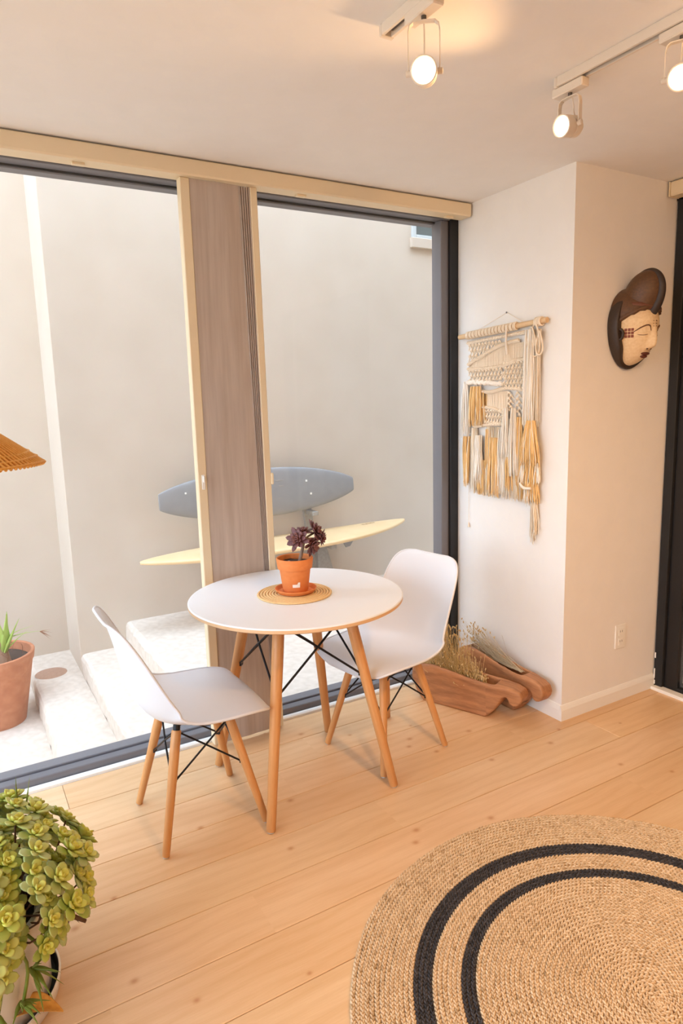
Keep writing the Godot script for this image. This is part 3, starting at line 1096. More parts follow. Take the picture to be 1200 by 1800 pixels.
# ---------------------------------------------------------------- wicker lamp
func wicker_lamp() -> void:
	var c := Vector3(-0.085, 1.30, -2.2)
	var r := thing("wicker_pendant_lamp", "orange woven wicker cone lamp shade at the left edge of the picture", "lamp", c)
	var r0 := 0.325
	var r1 := 0.05
	var h := 0.205
	for j in 15:
		var t := float(j) / 14.0
		var b := Builder.new()
		var pts := []
		for i in 73:
			var a := TAU * i / 72.0
			var q := lerpf(r0, r1, t) + 0.0016 * (1.0 if (i + j) % 2 == 0 else -1.0)
			pts.append(Vector3(cos(a) * q, t * h + 0.003 * sin(a * 3.0 + j), sin(a) * q))
		b.tube(pts, [0.0040], 6)
		put("weave", b.mesh(), M.wicker, r)
	for i in 120:
		var a := TAU * i / 120.0
		var b := Builder.new()
		var d := Vector3(cos(a), 0, sin(a))
		b.tube([d * (r0 + 0.004) + Vector3(0, -0.004, 0), d * (r1 + 0.003) + Vector3(0, h + 0.003, 0)], [0.0046, 0.0016], 5)
		put("rib", b.mesh(), M.wicker, r)
	var b := Builder.new()
	b.lathe([[Vector2(r0 - 0.004, 0.0), Vector2(r1 - 0.004, h)], [Vector2(r1 - 0.004, h), Vector2(r1 - 0.006, h)], [Vector2(r1 - 0.006, h), Vector2(r0 - 0.006, 0.0)], [Vector2(r0 - 0.006, 0.0), Vector2(r0 - 0.004, 0.0)]], 72)
	put("lining", b.mesh(), M.wicker, r)
	b = Builder.new()
	b.lathe([[Vector2(0, h + 0.01), Vector2(0.05, h + 0.005)], [Vector2(0.05, h + 0.005), Vector2(0.05, h - 0.004)], [Vector2(0.05, h - 0.004), Vector2(0, h - 0.004)]], 20)
	put("cap", b.mesh(), M.wicker, r)
	b = Builder.new()
	b.tube([Vector3(0, h, 0), Vector3(0, CEIL - c.y, 0)], [0.003], 6)
	put("cord", b.mesh(), M.rod_metal, r)


# ---------------------------------------------------------------- surface nets
func nets(lo: Vector3, hi: Vector3, cell: float, f: Callable) -> ArrayMesh:
	var n := Vector3i(((hi - lo) / cell).ceil()) + Vector3i.ONE
	var val := PackedFloat32Array()
	val.resize(n.x * n.y * n.z)
	for z in n.z:
		for y in n.y:
			for x in n.x:
				val[x + n.x * (y + n.y * z)] = f.call(lo + Vector3(x, y, z) * cell)
	var vert := {}
	var b := Builder.new()
	var offs := [Vector3i(0, 0, 0), Vector3i(1, 0, 0), Vector3i(0, 1, 0), Vector3i(1, 1, 0), Vector3i(0, 0, 1), Vector3i(1, 0, 1), Vector3i(0, 1, 1), Vector3i(1, 1, 1)]
	var edges := [[0, 1], [2, 3], [4, 5], [6, 7], [0, 2], [1, 3], [4, 6], [5, 7], [0, 4], [1, 5], [2, 6], [3, 7]]
	for z in n.z - 1:
		for y in n.y - 1:
			for x in n.x - 1:
				var i0 := x + n.x * (y + n.y * z)
				var c := [val[i0], val[i0 + 1], val[i0 + n.x], val[i0 + n.x + 1], val[i0 + n.x * n.y], val[i0 + n.x * n.y + 1], val[i0 + n.x * n.y + n.x], val[i0 + n.x * n.y + n.x + 1]]
				var inside := 0
				for q: float in c:
					if q < 0.0:
						inside += 1
				if inside == 0 or inside == 8:
					continue
				var sum := Vector3.ZERO
				var k := 0
				for e: Array in edges:
					var a: float = c[e[0]]
					var d: float = c[e[1]]
					if (a < 0.0) != (d < 0.0):
						sum += Vector3(offs[e[0]]).lerp(Vector3(offs[e[1]]), a / (a - d))
						k += 1
				vert[i0] = lo + (Vector3(x, y, z) + sum / k) * cell
	var sx := 1
	var sy := n.x
	var sz := n.x * n.y
	for i0: int in vert:
		var a: float = val[i0]
		for e: Array in [[sx, sy, sz], [sy, sz, sx], [sz, sx, sy]]:
			var d: float = val[i0 + e[0]]
			if (a < 0.0) == (d < 0.0):
				continue
			var p1: int = i0 - e[1]
			var p2: int = i0 - e[2]
			var p3: int = i0 - e[1] - e[2]
			if not (vert.has(p1) and vert.has(p2) and vert.has(p3)):
				continue
			if a < 0.0:
				b.quad(vert[i0], vert[p2], vert[p3], vert[p1], 1)
			else:
				b.quad(vert[i0], vert[p1], vert[p3], vert[p2], 1)
	b.orient(0)
	return b.mesh()


# ---------------------------------------------------------------- wooden troughs
func poly_distance(p: Vector2, pts: PackedVector2Array) -> float:
	var d := 1e9
	var inside := false
	var n := pts.size()
	var j := n - 1
	for i in n:
		var e := pts[j] - pts[i]
		var w := p - pts[i]
		var q := w - e * clampf(w.dot(e) / e.length_squared(), 0.0, 1.0)
		d = minf(d, q.length_squared())
		if (pts[i].y > p.y) != (pts[j].y > p.y) and p.x < (pts[j].x - pts[i].x) * (p.y - pts[i].y) / (pts[j].y - pts[i].y) + pts[i].x:
			inside = not inside
		j = i
	return -sqrt(d) if inside else sqrt(d)


func trough_mesh() -> ArrayMesh:
	# outline seen from the side: x along the trough towards the scrolled end, y up
	var o := PackedVector2Array([Vector2(-0.335, 0.0), Vector2(-0.06, 0.0), Vector2(-0.005, 0.0), Vector2(0.03, 0.035), Vector2(0.062, 0.082), Vector2(0.076, 0.112), Vector2(0.090, 0.122), Vector2(0.100, 0.112), Vector2(0.106, 0.092), Vector2(0.124, 0.081), Vector2(0.146, 0.088), Vector2(0.164, 0.110), Vector2(0.168, 0.132), Vector2(0.155, 0.152), Vector2(0.12, 0.163), Vector2(0.07, 0.166), Vector2(0.0, 0.167), Vector2(-0.09, 0.174), Vector2(-0.18, 0.188), Vector2(-0.27, 0.198), Vector2(-0.345, 0.19), Vector2(-0.385, 0.165), Vector2(-0.39, 0.11), Vector2(-0.365, 0.04)])
	var round := 0.008
	return nets(Vector3(-0.41, -0.015, -0.085), Vector3(0.19, 0.22, 0.085), 0.006, func(p: Vector3) -> float:
		var d2 := poly_distance(Vector2(p.x, p.y), o) + round
		var half := 0.046 + 0.012 * clampf(p.y / 0.17, 0.0, 1.0) - 0.012 * smoothstep(0.0, 0.16, p.x)
		var dz := absf(p.z) - half + round
		var outer := minf(maxf(d2, dz), 0.0) + Vector2(maxf(d2, 0.0), maxf(dz, 0.0)).length() - round
		# the hollow, open upwards
		var q := Vector3(maxf(absf(p.x + 0.16) - 0.185, 0.0), maxf(0.05 - p.y, 0.0), maxf(absf(p.z) - (half - 0.030), 0.0))
		return maxf(outer, -(q.length() - 0.012)))


func troughs() -> void:
	var mesh := trough_mesh()
	var list := [
		["front wooden trough with a scrolled end and dried grass, nearer the chair", Vector3(2.036, 0.0, -2.185), Vector2(0.115, 0.27), Vector3(1, 1, 1.0), 115],
		["rear wooden trough with a scrolled end lying against the white wall", Vector3(2.182, 0.0, -2.147), Vector2(0.012, 1.0), Vector3(1.0, 1.14, 0.80), 43]]
	for i in 2:
		var e: Array = list[i]
		var r := thing("wooden_trough", e[0], "trough", e[1], 0.0, "carved troughs in the corner")
		var d: Vector2 = e[2]
		r.rotation.y = atan2(-d.y, d.x)            # local x along d
		var body := put("body", mesh, M.trough_wood, r)
		body.scale = e[3]
		dried_grass(r.transform, i, e[4])


func dried_grass(xf: Transform3D, i: int, count: int) -> void:
	var b := Builder.new()
	b.colored = true
	var r := RandomNumberGenerator.new()
	r.seed = 55 + i
	for k in count * (5 if i == 0 else 3):
		var t := r.randf()
		b.color = Color(0.60, 0.41, 0.16).lerp(Color(0.76, 0.61, 0.33), t)
		if i == 1:
			b.color = Color(0.44, 0.33, 0.20).lerp(Color(0.66, 0.55, 0.38), t)
		var a: Vector3
		var c: Vector3
		var e: Vector3
		if i == 0:
			a = Vector3(r.randf_range(-0.30, -0.04), 0.07, r.randf_range(-0.02, 0.02))
			var lean := r.randf_range(-1.0, 0.6)
			var hgt := r.randf_range(0.06, 0.19) * (1.25 if a.x < -0.10 else 0.8)
			c = a + Vector3(lean * 0.05 - 0.02, hgt * 0.75, r.randf_range(-0.012, 0.03))
			e = c + Vector3(lean * 0.06 - 0.03, hgt * 0.6, r.randf_range(-0.05, 0.03))
		else:
			a = Vector3(r.randf_range(-0.08, 0.02), 0.19, r.randf_range(-0.012, 0.012))
			c = a + Vector3(r.randf_range(-0.18, -0.08), r.randf_range(0.015, 0.05), r.randf_range(-0.014, 0.014))
			e = c + Vector3(r.randf_range(-0.22, -0.08), r.randf_range(0.0, 0.10), r.randf_range(-0.03, 0.012))
		b.tube(spline([a, c, e], 3), [0.0011, 0.001, 0.0009, 0.0008, 0.0006], 4)
		if r.randf() < 0.5:
			b.color = Color(0.52, 0.32, 0.12).lerp(Color(0.66, 0.50, 0.26), r.randf())
			b.ball(e, Vector3(0.0035, 0.007, 0.0035), Basis(Vector3(r.randf(), 0.2, r.randf()).normalized(), r.randf_range(-0.8, 0.8)), 5, 3)
	if i == 0:      # dense low seed heads
		for k in 420:
			b.color = Color(0.54, 0.33, 0.13).lerp(Color(0.78, 0.60, 0.33), r.randf())
			var hill := r.randf()
			var x := r.randf_range(-0.32, -0.02)
			b.ball(Vector3(x, 0.15 + hill * 0.075 * (1.0 - absf(x + 0.19) * 3.5), r.randf_range(-0.028, 0.028)), Vector3(0.0035, 0.008, 0.0035), Basis(Vector3(r.randf() - 0.5, 0.1, r.randf() - 0.5).normalized(), r.randf_range(-1.3, 1.3)), 5, 3)
	var o := put("dried_grass", b.mesh(), M.grass_vertex)
	o.transform = xf
	tag(o, ["bushy straw-coloured dried grass standing in the front trough", "grey-brown bundle of dried stems lying along the rear trough"][i], "dried grass")
	o.set_meta("kind", "stuff")


# ---------------------------------------------------------------- carved mask
func mask() -> void:
	var r := thing("carved_mask", "carved wooden mask with a white face and dark brown crested hair on the wall", "mask", Vector3(2.60, 1.76, MASK_Z))
	var fc := Vector3(0, -0.01, 0.01)
	var fr := Vector3(0.105, 0.18, 0.130)
	var depth := func(x: float, y: float) -> float:
		var q := 1.0 - pow((x - fc.x) / fr.x, 2.0) - pow((y - fc.y) / fr.y, 2.0)
		return fc.z + fr.z * sqrt(maxf(q, 0.0))
	# carved relief on top of the egg shape
	var relief := func(x: float, y: float) -> float:
		var d := 0.0
		var ax := absf(x)
		var nose_w := lerpf(0.007, 0.017, smoothstep(-0.03, -0.115, y))
		if y < -0.01 and y > -0.14:
			d += lerpf(0.004, 0.030, smoothstep(-0.02, -0.115, y)) * exp(-pow(ax / nose_w, 2.0)) * (1.0 - smoothstep(-0.117, -0.128, y))
		d -= 0.007 * exp(-pow((ax - 0.045) / 0.028, 2.0) - pow((y + 0.052) / 0.020, 2.0))
		d += 0.006 * exp(-pow((ax - 0.045) / 0.020, 2.0) - pow((y + 0.062) / 0.011, 2.0))
		d += 0.004 * exp(-pow((y + 0.028 + pow((ax - 0.045) / 0.05, 2.0) * 0.02) / 0.006, 2.0)) * smoothstep(0.085, 0.06, ax)
		d += 0.006 * exp(-pow(ax / 0.030, 2.0) - pow((y + 0.152) / 0.014, 2.0))
		return d
	var b := Builder.new()
	b.grid(72, 60, func(u: float, v: float) -> Vector3:
		var a := TAU * u
		var p := PI * v
		var q := Vector3(sin(p) * cos(a), cos(p) * (1.0 if v > 0.5 else 0.6), sin(p) * sin(a)) * fr + fc
		if q.z > 0.02:
			q.z += relief.call(q.x, q.y)
		q.z = maxf(q.z, 0.004)
		return q, 1, true)
	put("face", b.mesh(), M.mask_white, r)
	# dark rim behind the cheeks and under the chin
	b = Builder.new()
	b.grid(64, 20, func(u: float, v: float) -> Vector3:
		var a := TAU * u
		var p := TAU * v
		var rx := 0.114 + 0.018 * cos(p)
		var ry := 0.182 + 0.014 * cos(p)
		var dep := lerpf(0.026, 0.011, smoothstep(0.55, 1.0, -sin(a)))
		return Vector3(cos(a) * rx, -0.018 + sin(a) * ry * (0.955 if sin(a) < 0.0 else 0.72), dep + 0.001 + dep * clampf(sin(p) * 1.4, -1.0, 1.0)), 1, true)
	put("rim", b.mesh(), M.mask_dark, r)
	# hair cap, drawn in below the hair line
	b = Builder.new()
	b.grid(64, 48, func(u: float, v: float) -> Vector3:
		var a := TAU * u
		var p := PI * v
		var dir := Vector3(sin(p) * cos(a), cos(p), sin(p) * sin(a))
		var q := dir * Vector3(0.118, 0.125, 0.137) + Vector3(0, 0.012, 0.006)
		var line := 0.034 + 0.62 * (q.z - 0.128)
		if q.y < line:
			q = fc + (q - fc) * 0.80
		elif q.y < line + 0.014:
			q = fc + (q - fc) * 1.035
		q.z = maxf(q.z, 0.004)
		return q, 1, true)
	put("hair_cap", b.mesh(), M.mask_brown, r)
	# crest: a tall leaning lobe with a raised dark edge
	var lean := Basis(Vector3.RIGHT, 0.42)
	b = Builder.new()
	b.ball(Vector3(0, 0.096, 0.078), Vector3(0.074, 0.106, 0.080), lean, 36, 24)
	put("crest", b.mesh(), M.mask_brown, r)
	b = Builder.new()
	var pts := []
	var rr := []
	for i in 41:
		var a := lerpf(-0.55, PI * 0.92, i / 40.0)
		pts.append(Vector3(0, 0.098, 0.082) + lean * Vector3(0, sin(a) * 0.099, cos(a) * 0.075))
		rr.append(lerpf(0.021, 0.008, i / 40.0))
	b.tube(pts, rr, 12)
	put("crest_edge", b.mesh(), M.mask_dark, r)
	# reddish band where the crest rises from the cap
	b = Builder.new()
	pts = []
	for i in 25:
		var a := lerpf(0.1, PI - 0.1, i / 24.0)
		pts.append(Vector3(-cos(a) * 0.086, 0.062 - 0.012 * sin(a), 0.022 + sin(a) * 0.104))
	b.tube(pts, [0.016], 8)
	put("hair_band", b.mesh(), M.mask_red, r)
	# brows, eyelids, lips, ear loops and scars lie on the carved face
	var on := func(x: float, y: float, up: float) -> Vector3: return Vector3(x, y, depth.call(x, y) + relief.call(x, y) + up)
	for s: float in [-1.0, 1.0]:
		b = Builder.new()
		pts = []
		rr = []
		for i in 17:
			var t := i / 16.0
			var x := s * lerpf(0.016, 0.076, t)
			pts.append(on.call(x, -0.052 + 0.024 * sin(PI * pow(t, 0.7)) - 0.004 * t, 0.0004))
			rr.append(0.0016 + 0.0014 * sin(PI * t))
		b.tube(pts, rr, 6)
		put("eyebrow", b.mesh(), M.mask_line, r)
		b = Builder.new()
		pts = []
		for i in 11:
			var t := i / 10.0
			pts.append(on.call(s * lerpf(0.028, 0.064, t), -0.0665 - 0.003 * sin(PI * t), 0.0))
		b.tube(pts, [0.0008, 0.0013, 0.0015, 0.0015, 0.0015, 0.0015, 0.0015, 0.0015, 0.0015, 0.0013, 0.0008], 6)
		put("eyelid", b.mesh(), M.mask_line, r)
		b = Builder.new()
		b.ball(on.call(s * 0.011, -0.1235, -0.002), Vector3(0.006, 0.0045, 0.004), Basis.IDENTITY, 8, 5)
		put("nostril", b.mesh(), M.mask_line, r)
		b = Builder.new()
		pts = []
		for i in 17:
			var a := TAU * i / 16.0
			pts.append(Vector3(s * (0.108 - 0.004 * cos(a)), -0.062 + sin(a) * 0.021, 0.052 + cos(a) * 0.012))
		b.tube(pts, [0.006], 7)
		put("ear", b.mesh(), M.mask_dark, r)
		for i in 3:
			for j in 3:
				b = Builder.new()
				var yy := -0.045 - 0.0135 * j
				var q: Vector3 = on.call(s * 0.105 * sqrt(1.0 - pow((yy + 0.01) / 0.18, 2.0)) * sin(deg_to_rad(50.0 + 6.4 * i)), yy, 0.0002)
				var nrm := Vector3(q.x / fr.x / fr.x, (q.y - fc.y) / fr.y / fr.y, (q.z - fc.z) / fr.z / fr.z).normalized()
				b.box(Vector3.ZERO, Vector3(0.0108, 0.003, 0.0112), 0.001)
				var o := put("scar_square", b.mesh(), M.mask_scar, r)
				o.transform = Transform3D(Basis(Vector3.UP.cross(nrm).normalized(), nrm, Vector3.UP.cross(nrm).normalized().cross(nrm).normalized()), q)
	for i in 3:
		for j in 3:
			b = Builder.new()
			b.ball(on.call(-0.010 + 0.010 * i, -0.012 - 0.011 * j, 0.0), Vector3(0.0016, 0.0030, 0.0014), Basis.IDENTITY, 6, 4)
			put("forehead_scar", b.mesh(), M.mask_line, r)
	b = Builder.new()
	b.ball(on.call(0.0, -0.1435, -0.002), Vector3(0.027, 0.0068, 0.009), Basis.IDENTITY, 18, 8)
	put("lip", b.mesh(), M.mask_lip, r)
	b = Builder.new()
	b.ball(on.call(0.0, -0.1545, -0.002), Vector3(0.021, 0.0075, 0.009), Basis.IDENTITY, 18, 8)
	put("lip", b.mesh(), M.mask_lip, r)


# ---------------------------------------------------------------- knotted wall hanging
# local x runs along the wall to the right, y up, z out into the room; origin at the nail's foot
func wall_hanging() -> void:
	var r := thing("macrame_hanging", "cream and gold macrame hanging with tassels on a wooden dowel", "wall hanging")
	r.transform = Transform3D(Basis(Vector3(0, 0, 1), Vector3(0, 1, 0), Vector3(-1, 0, 0)), Vector3(WALL_X, 0, -2.37))
	var k := RandomNumberGenerator.new()
	k.seed = 9
	var dy := func(x: float) -> float: return 1.748 + (x + 0.27) * 0.035
	var b := Builder.new()
	b.tube([Vector3(-0.272, dy.call(-0.272), 0.022), Vector3(0.292, dy.call(0.292), 0.022)], [0.012], 12)
	put("dowel", b.mesh(), M.pale_dowel, r)
	b = Builder.new()
	b.tube([Vector3(-0.17, dy.call(-0.17) + 0.008, 0.022), Vector3(0.035, 1.83, 0.004), Vector3(0.16, dy.call(0.16) + 0.008, 0.022)], [0.0012], 5)
	put("hanging_cord", b.mesh(), M.cotton, r)
	b = Builder.new()
	b.lathe([[Vector2(0, 0), Vector2(0.004, 0)], [Vector2(0.004, 0), Vector2(0.004, 0.002)], [Vector2(0.004, 0.002), Vector2(0, 0.003)]], 8, along(Vector3(0.035, 1.83, 0.006), Vector3(0.035, 1.83, 1)))
	put("nail", b.mesh(), M.grey_metal, r)
	# loops over the dowel
	for i in 15:
		var x := -0.205 + i * 0.0225
		b = Builder.new()
		for o: float in [-0.0045, 0.0045]:
			var pts := []
			for j in 15:
				var a := TAU * j / 14.0
				pts.append(Vector3(x + o + 0.002 * sin(a), dy.call(x) + cos(a) * 0.0155, 0.022 + sin(a) * 0.0155))
			b.tube(pts, [0.0042], 6)
		put("loop", b.mesh(), M.cotton, r)
	var left := -0.208
	var right := 0.185
	# close-set cords of the woven fields
	b = Builder.new()
	for i in 62:
		var x := lerpf(left, right, i / 61.0)
		var hi := minf(1.612 + (x + 0.212) * 0.30, 1.69)
		b.tube([Vector3(x, hi, 0.012), Vector3(x + k.randf_range(-0.001, 0.001), 1.62, 0.013), Vector3(x, 1.59 + maxf(0.0, x) * 0.14, 0.012)], [0.0029], 5)
	for i in 24:
		var x := lerpf(-0.085, 0.058, i / 23.0)
		b.tube([Vector3(x, 1.478, 0.012), Vector3(x + k.randf_range(-0.001, 0.001), 1.43, 0.012), Vector3(x, 1.396 - maxf(0.0, x + 0.03) * 0.3, 0.012)], [0.0029], 5)
	var w := put("warp_cords", b.mesh(), M.cotton, r)
	w.set_meta("kind", "stuff")
	# raised ropes: [points]
	for line: Array in [[Vector2(-0.215, 1.714), Vector2(-0.05, 1.722), Vector2(0.10, 1.728), Vector2(0.19, 1.730)], [Vector2(-0.212, 1.612), Vector2(-0.12, 1.645), Vector2(-0.02, 1.678), Vector2(0.06, 1.694), Vector2(0.13, 1.698)], [Vector2(-0.212, 1.590), Vector2(-0.10, 1.588), Vector2(0.03, 1.594), Vector2(0.10, 1.612), Vector2(0.19, 1.616)], [Vector2(-0.14, 1.482), Vector2(-0.05, 1.476), Vector2(0.05, 1.490), Vector2(0.19, 1.476)], [Vector2(-0.11, 1.405), Vector2(-0.03, 1.398), Vector2(0.055, 1.370)], [Vector2(-0.165, 1.312), Vector2(-0.06, 1.322), Vector2(0.06, 1.326)]]:
		var c := []
		for q: Vector2 in line:
			c.append(Vector3(q.x, q.y, 0.020))
		var pts := spline(c, 14)
		b = Builder.new()
		var rr := []
		for i in pts.size():
			rr.append(0.0062 if i % 2 == 0 else 0.0052)
		b.tube(pts, rr, 8)
		for i in pts.size() - 1:      # slanting hitches round the rope
			var a: Vector3 = pts[i]
			b.tube([a + Vector3(-0.003, 0.0075, -0.002), a + Vector3(0, 0, 0.0068), a + Vector3(0.003, -0.0075, -0.002)], [0.0026], 5)
		put("rope", b.mesh(), M.cotton, r)
	# open knotted nets: rows of knots with gaps
	var nets_at := [[-0.205, 0.03, 1.580, 1.535, 3, 10], [0.03, 0.185, 1.604, 1.492, 6, 7], [-0.205, 0.16, 1.704, 1.626, 4, 16], [-0.09, 0.05, 1.388, 1.335, 3, 7], [0.062, 0.09, 1.468, 1.392, 7, 1], [0.115, 0.145, 1.468, 1.37, 8, 1], [0.16, 0.19, 1.468, 1.36, 8, 1]]
	for e: Array in nets_at:
		b = Builder.new()
		for j: int in e[4]:
			var y := lerpf(e[2], e[3], float(j) / maxf(1.0, e[4] - 1.0))
			for i: int in e[5]:
				var step: float = (e[1] - e[0]) / e[5]
				var x: float = e[0] + step * (i + 0.25 + 0.5 * (j % 2))
				if e[2] > 1.69 and e[0] < -0.2 and y < 1.632 + (x + 0.205) * 0.33:
					continue
				for s: float in [-1.0, 1.0]:
					b.ball(Vector3(x + s * 0.0035, y, 0.019), Vector3(0.0046, 0.0088, 0.0052), Basis(Vector3.BACK, s * 0.5), 6, 4)
				b.ball(Vector3(x, y, 0.0225), Vector3(0.0074, 0.0034, 0.0042), Basis.IDENTITY, 6, 4)
				if j + 1 < int(e[4]):
					var y2 := lerpf(e[2], e[3], float(j + 1) / maxf(1.0, e[4] - 1.0))
					for s: float in [-1.0, 1.0]:
						b.tube([Vector3(x + s * 0.002, y, 0.016), Vector3(x + s * step * 0.5, y2, 0.016)], [0.0032], 5)
		put("knot_net", b.mesh(), M.cotton, r)
	# combed wool roll on the left
	b = Builder.new()
	for i in 26:
		var t := i / 25.0
		var x := lerpf(-0.21, 0.02, t)
		b.ball(Vector3(x, 1.528 - 0.016 * t + k.randf_range(-0.004, 0.004), 0.022), Vector3(0.011, 0.012, 0.010), Basis(Vector3.BACK, k.randf_range(-0.5, 0.5)), 7, 5)
	put("wool_roll", b.mesh(), M.white_wool, r)
	# tassels: centre x, top y, bottom y, half width top, half width bottom, strands, z, material, label
	var cream := Color(0.90, 0.83, 0.73)
	var gold := Color(0.84, 0.55, 0.24)
	var ecru := Color(0.83, 0.71, 0.55)
	for e: Array in [
			[-0.225, 1.53, 1.27, 0.012, 0.028, 30, 0.024, cream], [-0.145, 1.505, 1.325, 0.034, 0.040, 60, 0.032, gold], [-0.095, 1.48, 1.33, 0.012, 0.014, 12, 0.016, gold],
			[-0.218, 1.262, 1.02, 0.026, 0.014, 34, 0.022, gold], [-0.165, 1.305, 0.995, 0.022, 0.026, 30, 0.016, ecru], [-0.125, 1.270, 1.085, 0.020, 0.022, 34, 0.028, cream],
			[-0.13, 1.18, 1.045, 0.022, 0.020, 26, 0.026, cream], [-0.105, 1.15, 0.99, 0.030, 0.036, 40, 0.016, gold], [-0.068, 1.30, 1.12, 0.014, 0.016, 20, 0.018, gold],
			[-0.022, 1.262, 0.99, 0.026, 0.034, 56, 0.024, gold], [-0.03, 1.312, 0.985, 0.05, 0.06, 60, 0.014, ecru], [0.028, 1.30, 1.02, 0.020, 0.034, 44, 0.020, cream],
			[0.062, 1.40, 1.17, 0.010, 0.024, 46, 0.034, cream], [0.112, 1.40, 1.10, 0.010, 0.022, 46, 0.032, cream], [0.078, 1.175, 1.03, 0.016, 0.022, 26, 0.026, gold],
			[0.09, 1.35, 0.985, 0.05, 0.056, 60, 0.016, ecru], [0.14, 1.36, 1.06, 0.014, 0.016, 24, 0.022, gold], [0.158, 1.10, 0.99, 0.03, 0.032, 30, 0.018, gold],
			[0.205, 1.735, 1.325, 0.024, 0.026, 44, 0.034, cream], [0.238, 1.735, 1.33, 0.018, 0.014, 20, 0.020, ecru],
			[0.222, 1.345, 1.155, 0.022, 0.052, 80, 0.040, gold], [0.222, 1.19, 1.055, 0.030, 0.036, 40, 0.026, gold], [0.262, 1.16, 1.065, 0.006, 0.016, 16, 0.030, cream],
			[0.175, 1.17, 1.06, 0.012, 0.016, 20, 0.026, cream], [0.225, 1.07, 0.985, 0.034, 0.042, 50, 0.024, gold], [0.20, 1.05, 0.97, 0.014, 0.016, 18, 0.028, cream],
			[0.225, 1.0, 0.80, 0.010, 0.012, 14, 0.018, ecru], [0.240, 0.99, 0.83, 0.008, 0.016, 14, 0.020, ecru]]:
		tassel(r, e, k)
	# wrapped white tie across the lower right tassel
	b = Builder.new()
	b.tube(spline([Vector3(0.168, 1.062, 0.040), Vector3(0.20, 1.045, 0.050), Vector3(0.24, 1.045, 0.046)], 5), [0.006], 7)
	put("tie", b.mesh(), M.white_wool, r)
	# stray loops at the right end and single cords
	for e: Array in [[0.235, 1.69, 0.045, 0.07], [0.262, 1.675, 0.028, 0.05], [0.215, 1.70, 0.035, 0.045]]:
		b = Builder.new()
		var pts := []
		for j in 25:
			var a := TAU * j / 24.0
			pts.append(Vector3(e[0] + sin(a) * e[2] * 0.6, e[1] + cos(a) * e[3], 0.034 + 0.006 * sin(a * 2.0)))
		b.tube(pts, [0.0038], 6)
		put("loose_loop", b.mesh(), M.cotton, r)
	for i in 4:
		b = Builder.new()
		var pts := []
		for j in 13:
			var a := TAU * j / 12.0
			pts.append(Vector3(0.235 + i * 0.009, dy.call(0.235) + cos(a) * 0.0165, 0.022 + sin(a) * 0.0165))
		b.tube(pts, [0.0048], 6)
		put("loop", b.mesh(), M.cotton, r)
	b = Builder.new()
	b.tube([Vector3(0.065, dy.call(0.065) + 0.01, 0.036), Vector3(0.062, 1.70, 0.034), Vector3(0.066, 1.64, 0.030)], [0.0045], 6)
	put("loose_cord", b.mesh(), M.white_wool, r)
	b = Builder.new()
	b.tube([Vector3(-0.214, 1.03, 0.010), Vector3(-0.216, 0.92, 0.008), Vector3(-0.216, 0.82, 0.008)], [0.0010], 5)
	b.tube([Vector3(-0.216, 0.825, 0.008), Vector3(-0.216, 0.80, 0.008)], [0.002, 0.006], 6)
	put("loose_cord", b.mesh(), M.cotton, r)


func tassel(parent: Node3D, e: Array, k: RandomNumberGenerator) -> void:
	var b := Builder.new()
	b.colored = true
	var tone: Color = e[7]
	for i: int in int(e[5] * 1.3):
		b.color = tone * k.randf_range(0.84, 1.08)
		if k.randf() < 0.12:
			b.color = Color(0.88, 0.78, 0.62)
		var t := k.randf_range(-1.0, 1.0)
		var dz := k.randf_range(-1.0, 1.0) * sqrt(1.0 - t * t) * 0.012
		var x0: float = e[0] + t * e[3]
		var x1: float = e[0] + t * e[4] * 1.12 + k.randf_range(-0.007, 0.007)
		var y1: float = e[2] + k.randf_range(-0.016, 0.022)
		var z: float = maxf(e[6] + dz, 0.006)
		var pts := []
		for j in 6:
			var q := j / 5.0
			pts.append(Vector3(lerpf(x0, x1, pow(q, 0.8)) + sin(q * 5.0 + i) * 0.0022, lerpf(e[1], y1, q), maxf(z * (0.9 if j == 0 else 1.0) + sin(q * 4.0 + i * 1.7) * 0.002, 0.004)))
		b.tube(pts, [0.0020, 0.0024, 0.0024, 0.0023, 0.0021, 0.0012], 5)
	var o := put("tassel", b.mesh(), M.wool_vertex, parent)
	o.set_meta("kind", "stuff")


# ---------------------------------------------------------------- courtyard things
func board_mesh(length: float, half: float, thick: float, nose: float, tail: float, rocker: Callable, belly := 0.55) -> ArrayMesh:
	var b := Builder.new()
	b.grid(28, 56, func(u: float, v: float) -> Vector3:
		var a := TAU * u
		var t := -cos(PI * v)
		var end := tail if t < 0.0 else nose
		var k := pow(maxf(0.0, 1.0 - pow(absf(t), 2.2)), belly)
		var w := lerpf(end, half, k)
		var h := thick * 0.5 * lerpf(0.25, 1.0, pow(k, 0.7))
		if v <= 0.0 or v >= 1.0:
			w *= 0.02
			h *= 0.02
		var c := cos(a)
		var s := sin(a)
		return Vector3(t * length * 0.5, h * signf(s) * pow(absf(s), 0.75) + float(rocker.call(t)), w * signf(c) * pow(absf(c), 0.8)), 1, true)
	return b.mesh()


